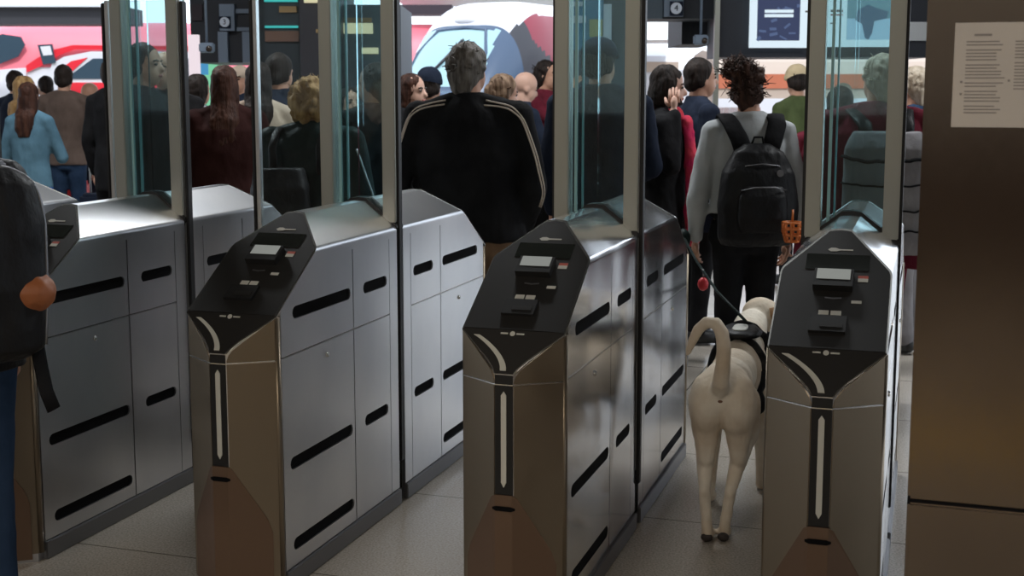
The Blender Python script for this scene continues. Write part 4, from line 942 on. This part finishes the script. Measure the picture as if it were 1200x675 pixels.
bm = bmesh.new()
for i in range(16):
    x, y = random.uniform(887, 932), random.uniform(-5, 47); a, b = q(x, y); bx(bm, (a, -.038, b), (.03+random.random()*.05, .004, .012+random.random()*.02), rot=Matrix.Rotation(random.uniform(-.9,.9), 3, 'Y'))
from_bm('jacket_folds', bm, M['ad_mid'], t)['kind'] = 'stuff'
on(t, q, 'printed_line', 893, 926, 14, 17.5, M['ad_bg'], -.045, .006); on(t, q, 'printed_line', 893, 926, 19, 22.5, M['ad_bg'], -.045, .006); on(t, q, 'printed_line', 940, 944, 15, 17, M['ink'], -.03, .01)
t, q = panel('lit advert screen showing a figure in a pale landscape', 952, 1048, -40, 56)
on(t, q, 'picture', 989, 1040, -30, 48, M['ad_photo'], -.03, .01); on(t, q, 'picture_sky', 989, 1040, 24, 48, M['ad_lt'], -.036, .006)
bm = bmesh.new(); poly_plate(bm, [[q(*p) for p in ((1000,15),(1012,8),(1022,12),(1036,16),(1034,24),(1020,27),(1018,40),(1014,48),(1010,46),(1006,30),(998,26))]], lambda u, v: (u, -.040, v), .006, (0,-1,0)); from_bm('figure', bm, M['ad_fig'], t)
on(t, q, 'printed_line', 970, 984, 14, 16.5, M['ink'], -.03, .01); on(t, q, 'printed_line', 970, 984, 19, 20.5, M['label_red'], -.03, .01); on(t, q, 'printed_line', 970, 975, 28.5, 30, M['ink'], -.03, .01)

# ------------------------------------------------------------------ lights
def area(name, loc, rot, size, power, color):
    d = bpy.data.lights.new(name, 'AREA'); d.shape = 'RECTANGLE'; d.size, d.size_y = size; d.energy = power; d.color = color
    o = bpy.data.objects.new(name, d); COL.objects.link(o); o.location = loc; o.rotation_euler = rot; return o
M['lampf'] = emitm('lamp_face', (1,.93,.82), 4.0)
for i, (x, y) in enumerate(((-5,-1.5),(-1.5,-1.5),(2.2,-1.5),(-6,7.5),(-2,7.5),(2,7.5),(-3.5,-5.6),(.5,-5.6),(4.5,-5.6))):  # rearmost row is added, to brighten the wall the pillar mirrors
    lt = thing('ceiling_light', 'long ceiling lamp panel of the station hall, its rear row added for light', 'ceiling light', (x, y, 4.5), 0, 'ceiling lamp panels')
    box('lamp_face', (0,0,-.03), (1.6,.35,.03), M['lampf'], lt); box('lamp_frame', (0,0,-.008), (1.66,.41,.02), M['alu'], lt)
    area('lamp', (x, y, 4.42), (0,0,0), (1.6,.35), (30 if y < -4 else 62) if y < 5 else 115, (1,.88,.74) if y < 5 else (.93,.97,1))
lt = thing('ceiling_light', 'short ceiling lamp above the gates next to the pillar', 'ceiling light', (-.45, 4.7, 4.5))
box('lamp_face', (0,0,-.03), (.9,.30,.03), emitm('dim_lamp_face', (.93,.97,1), 1.3), lt); box('lamp_frame', (0,0,-.008), (.96,.36,.02), M['alu'], lt)
w = bpy.data.worlds.new('world'); bpy.context.scene.world = w; w.use_nodes = True
bg = w.node_tree.nodes['Background']; bg.inputs['Color'].default_value = (.80,.89,1,1); bg.inputs['Strength'].default_value = 2.3
sun = bpy.data.lights.new('sun', 'SUN'); sun.energy = 2.2; sun.angle = .1; so = bpy.data.objects.new('sun', sun); COL.objects.link(so); so.rotation_euler = (math.radians(48), 0, math.radians(25))
sc_ = bpy.context.scene
sc_.view_settings.view_transform = 'Standard'; sc_.view_settings.look = 'None'; sc_.view_settings.gamma = 1; sc_.view_settings.exposure = 0
try: sc_.view_settings.use_curve_mapping = False
except Exception: pass
try:
    sc_.cycles.use_denoising = True; sc_.cycles.transparent_max_bounces = 16; sc_.cycles.max_bounces = 7; sc_.cycles.sample_clamp_indirect = 4
except Exception: pass
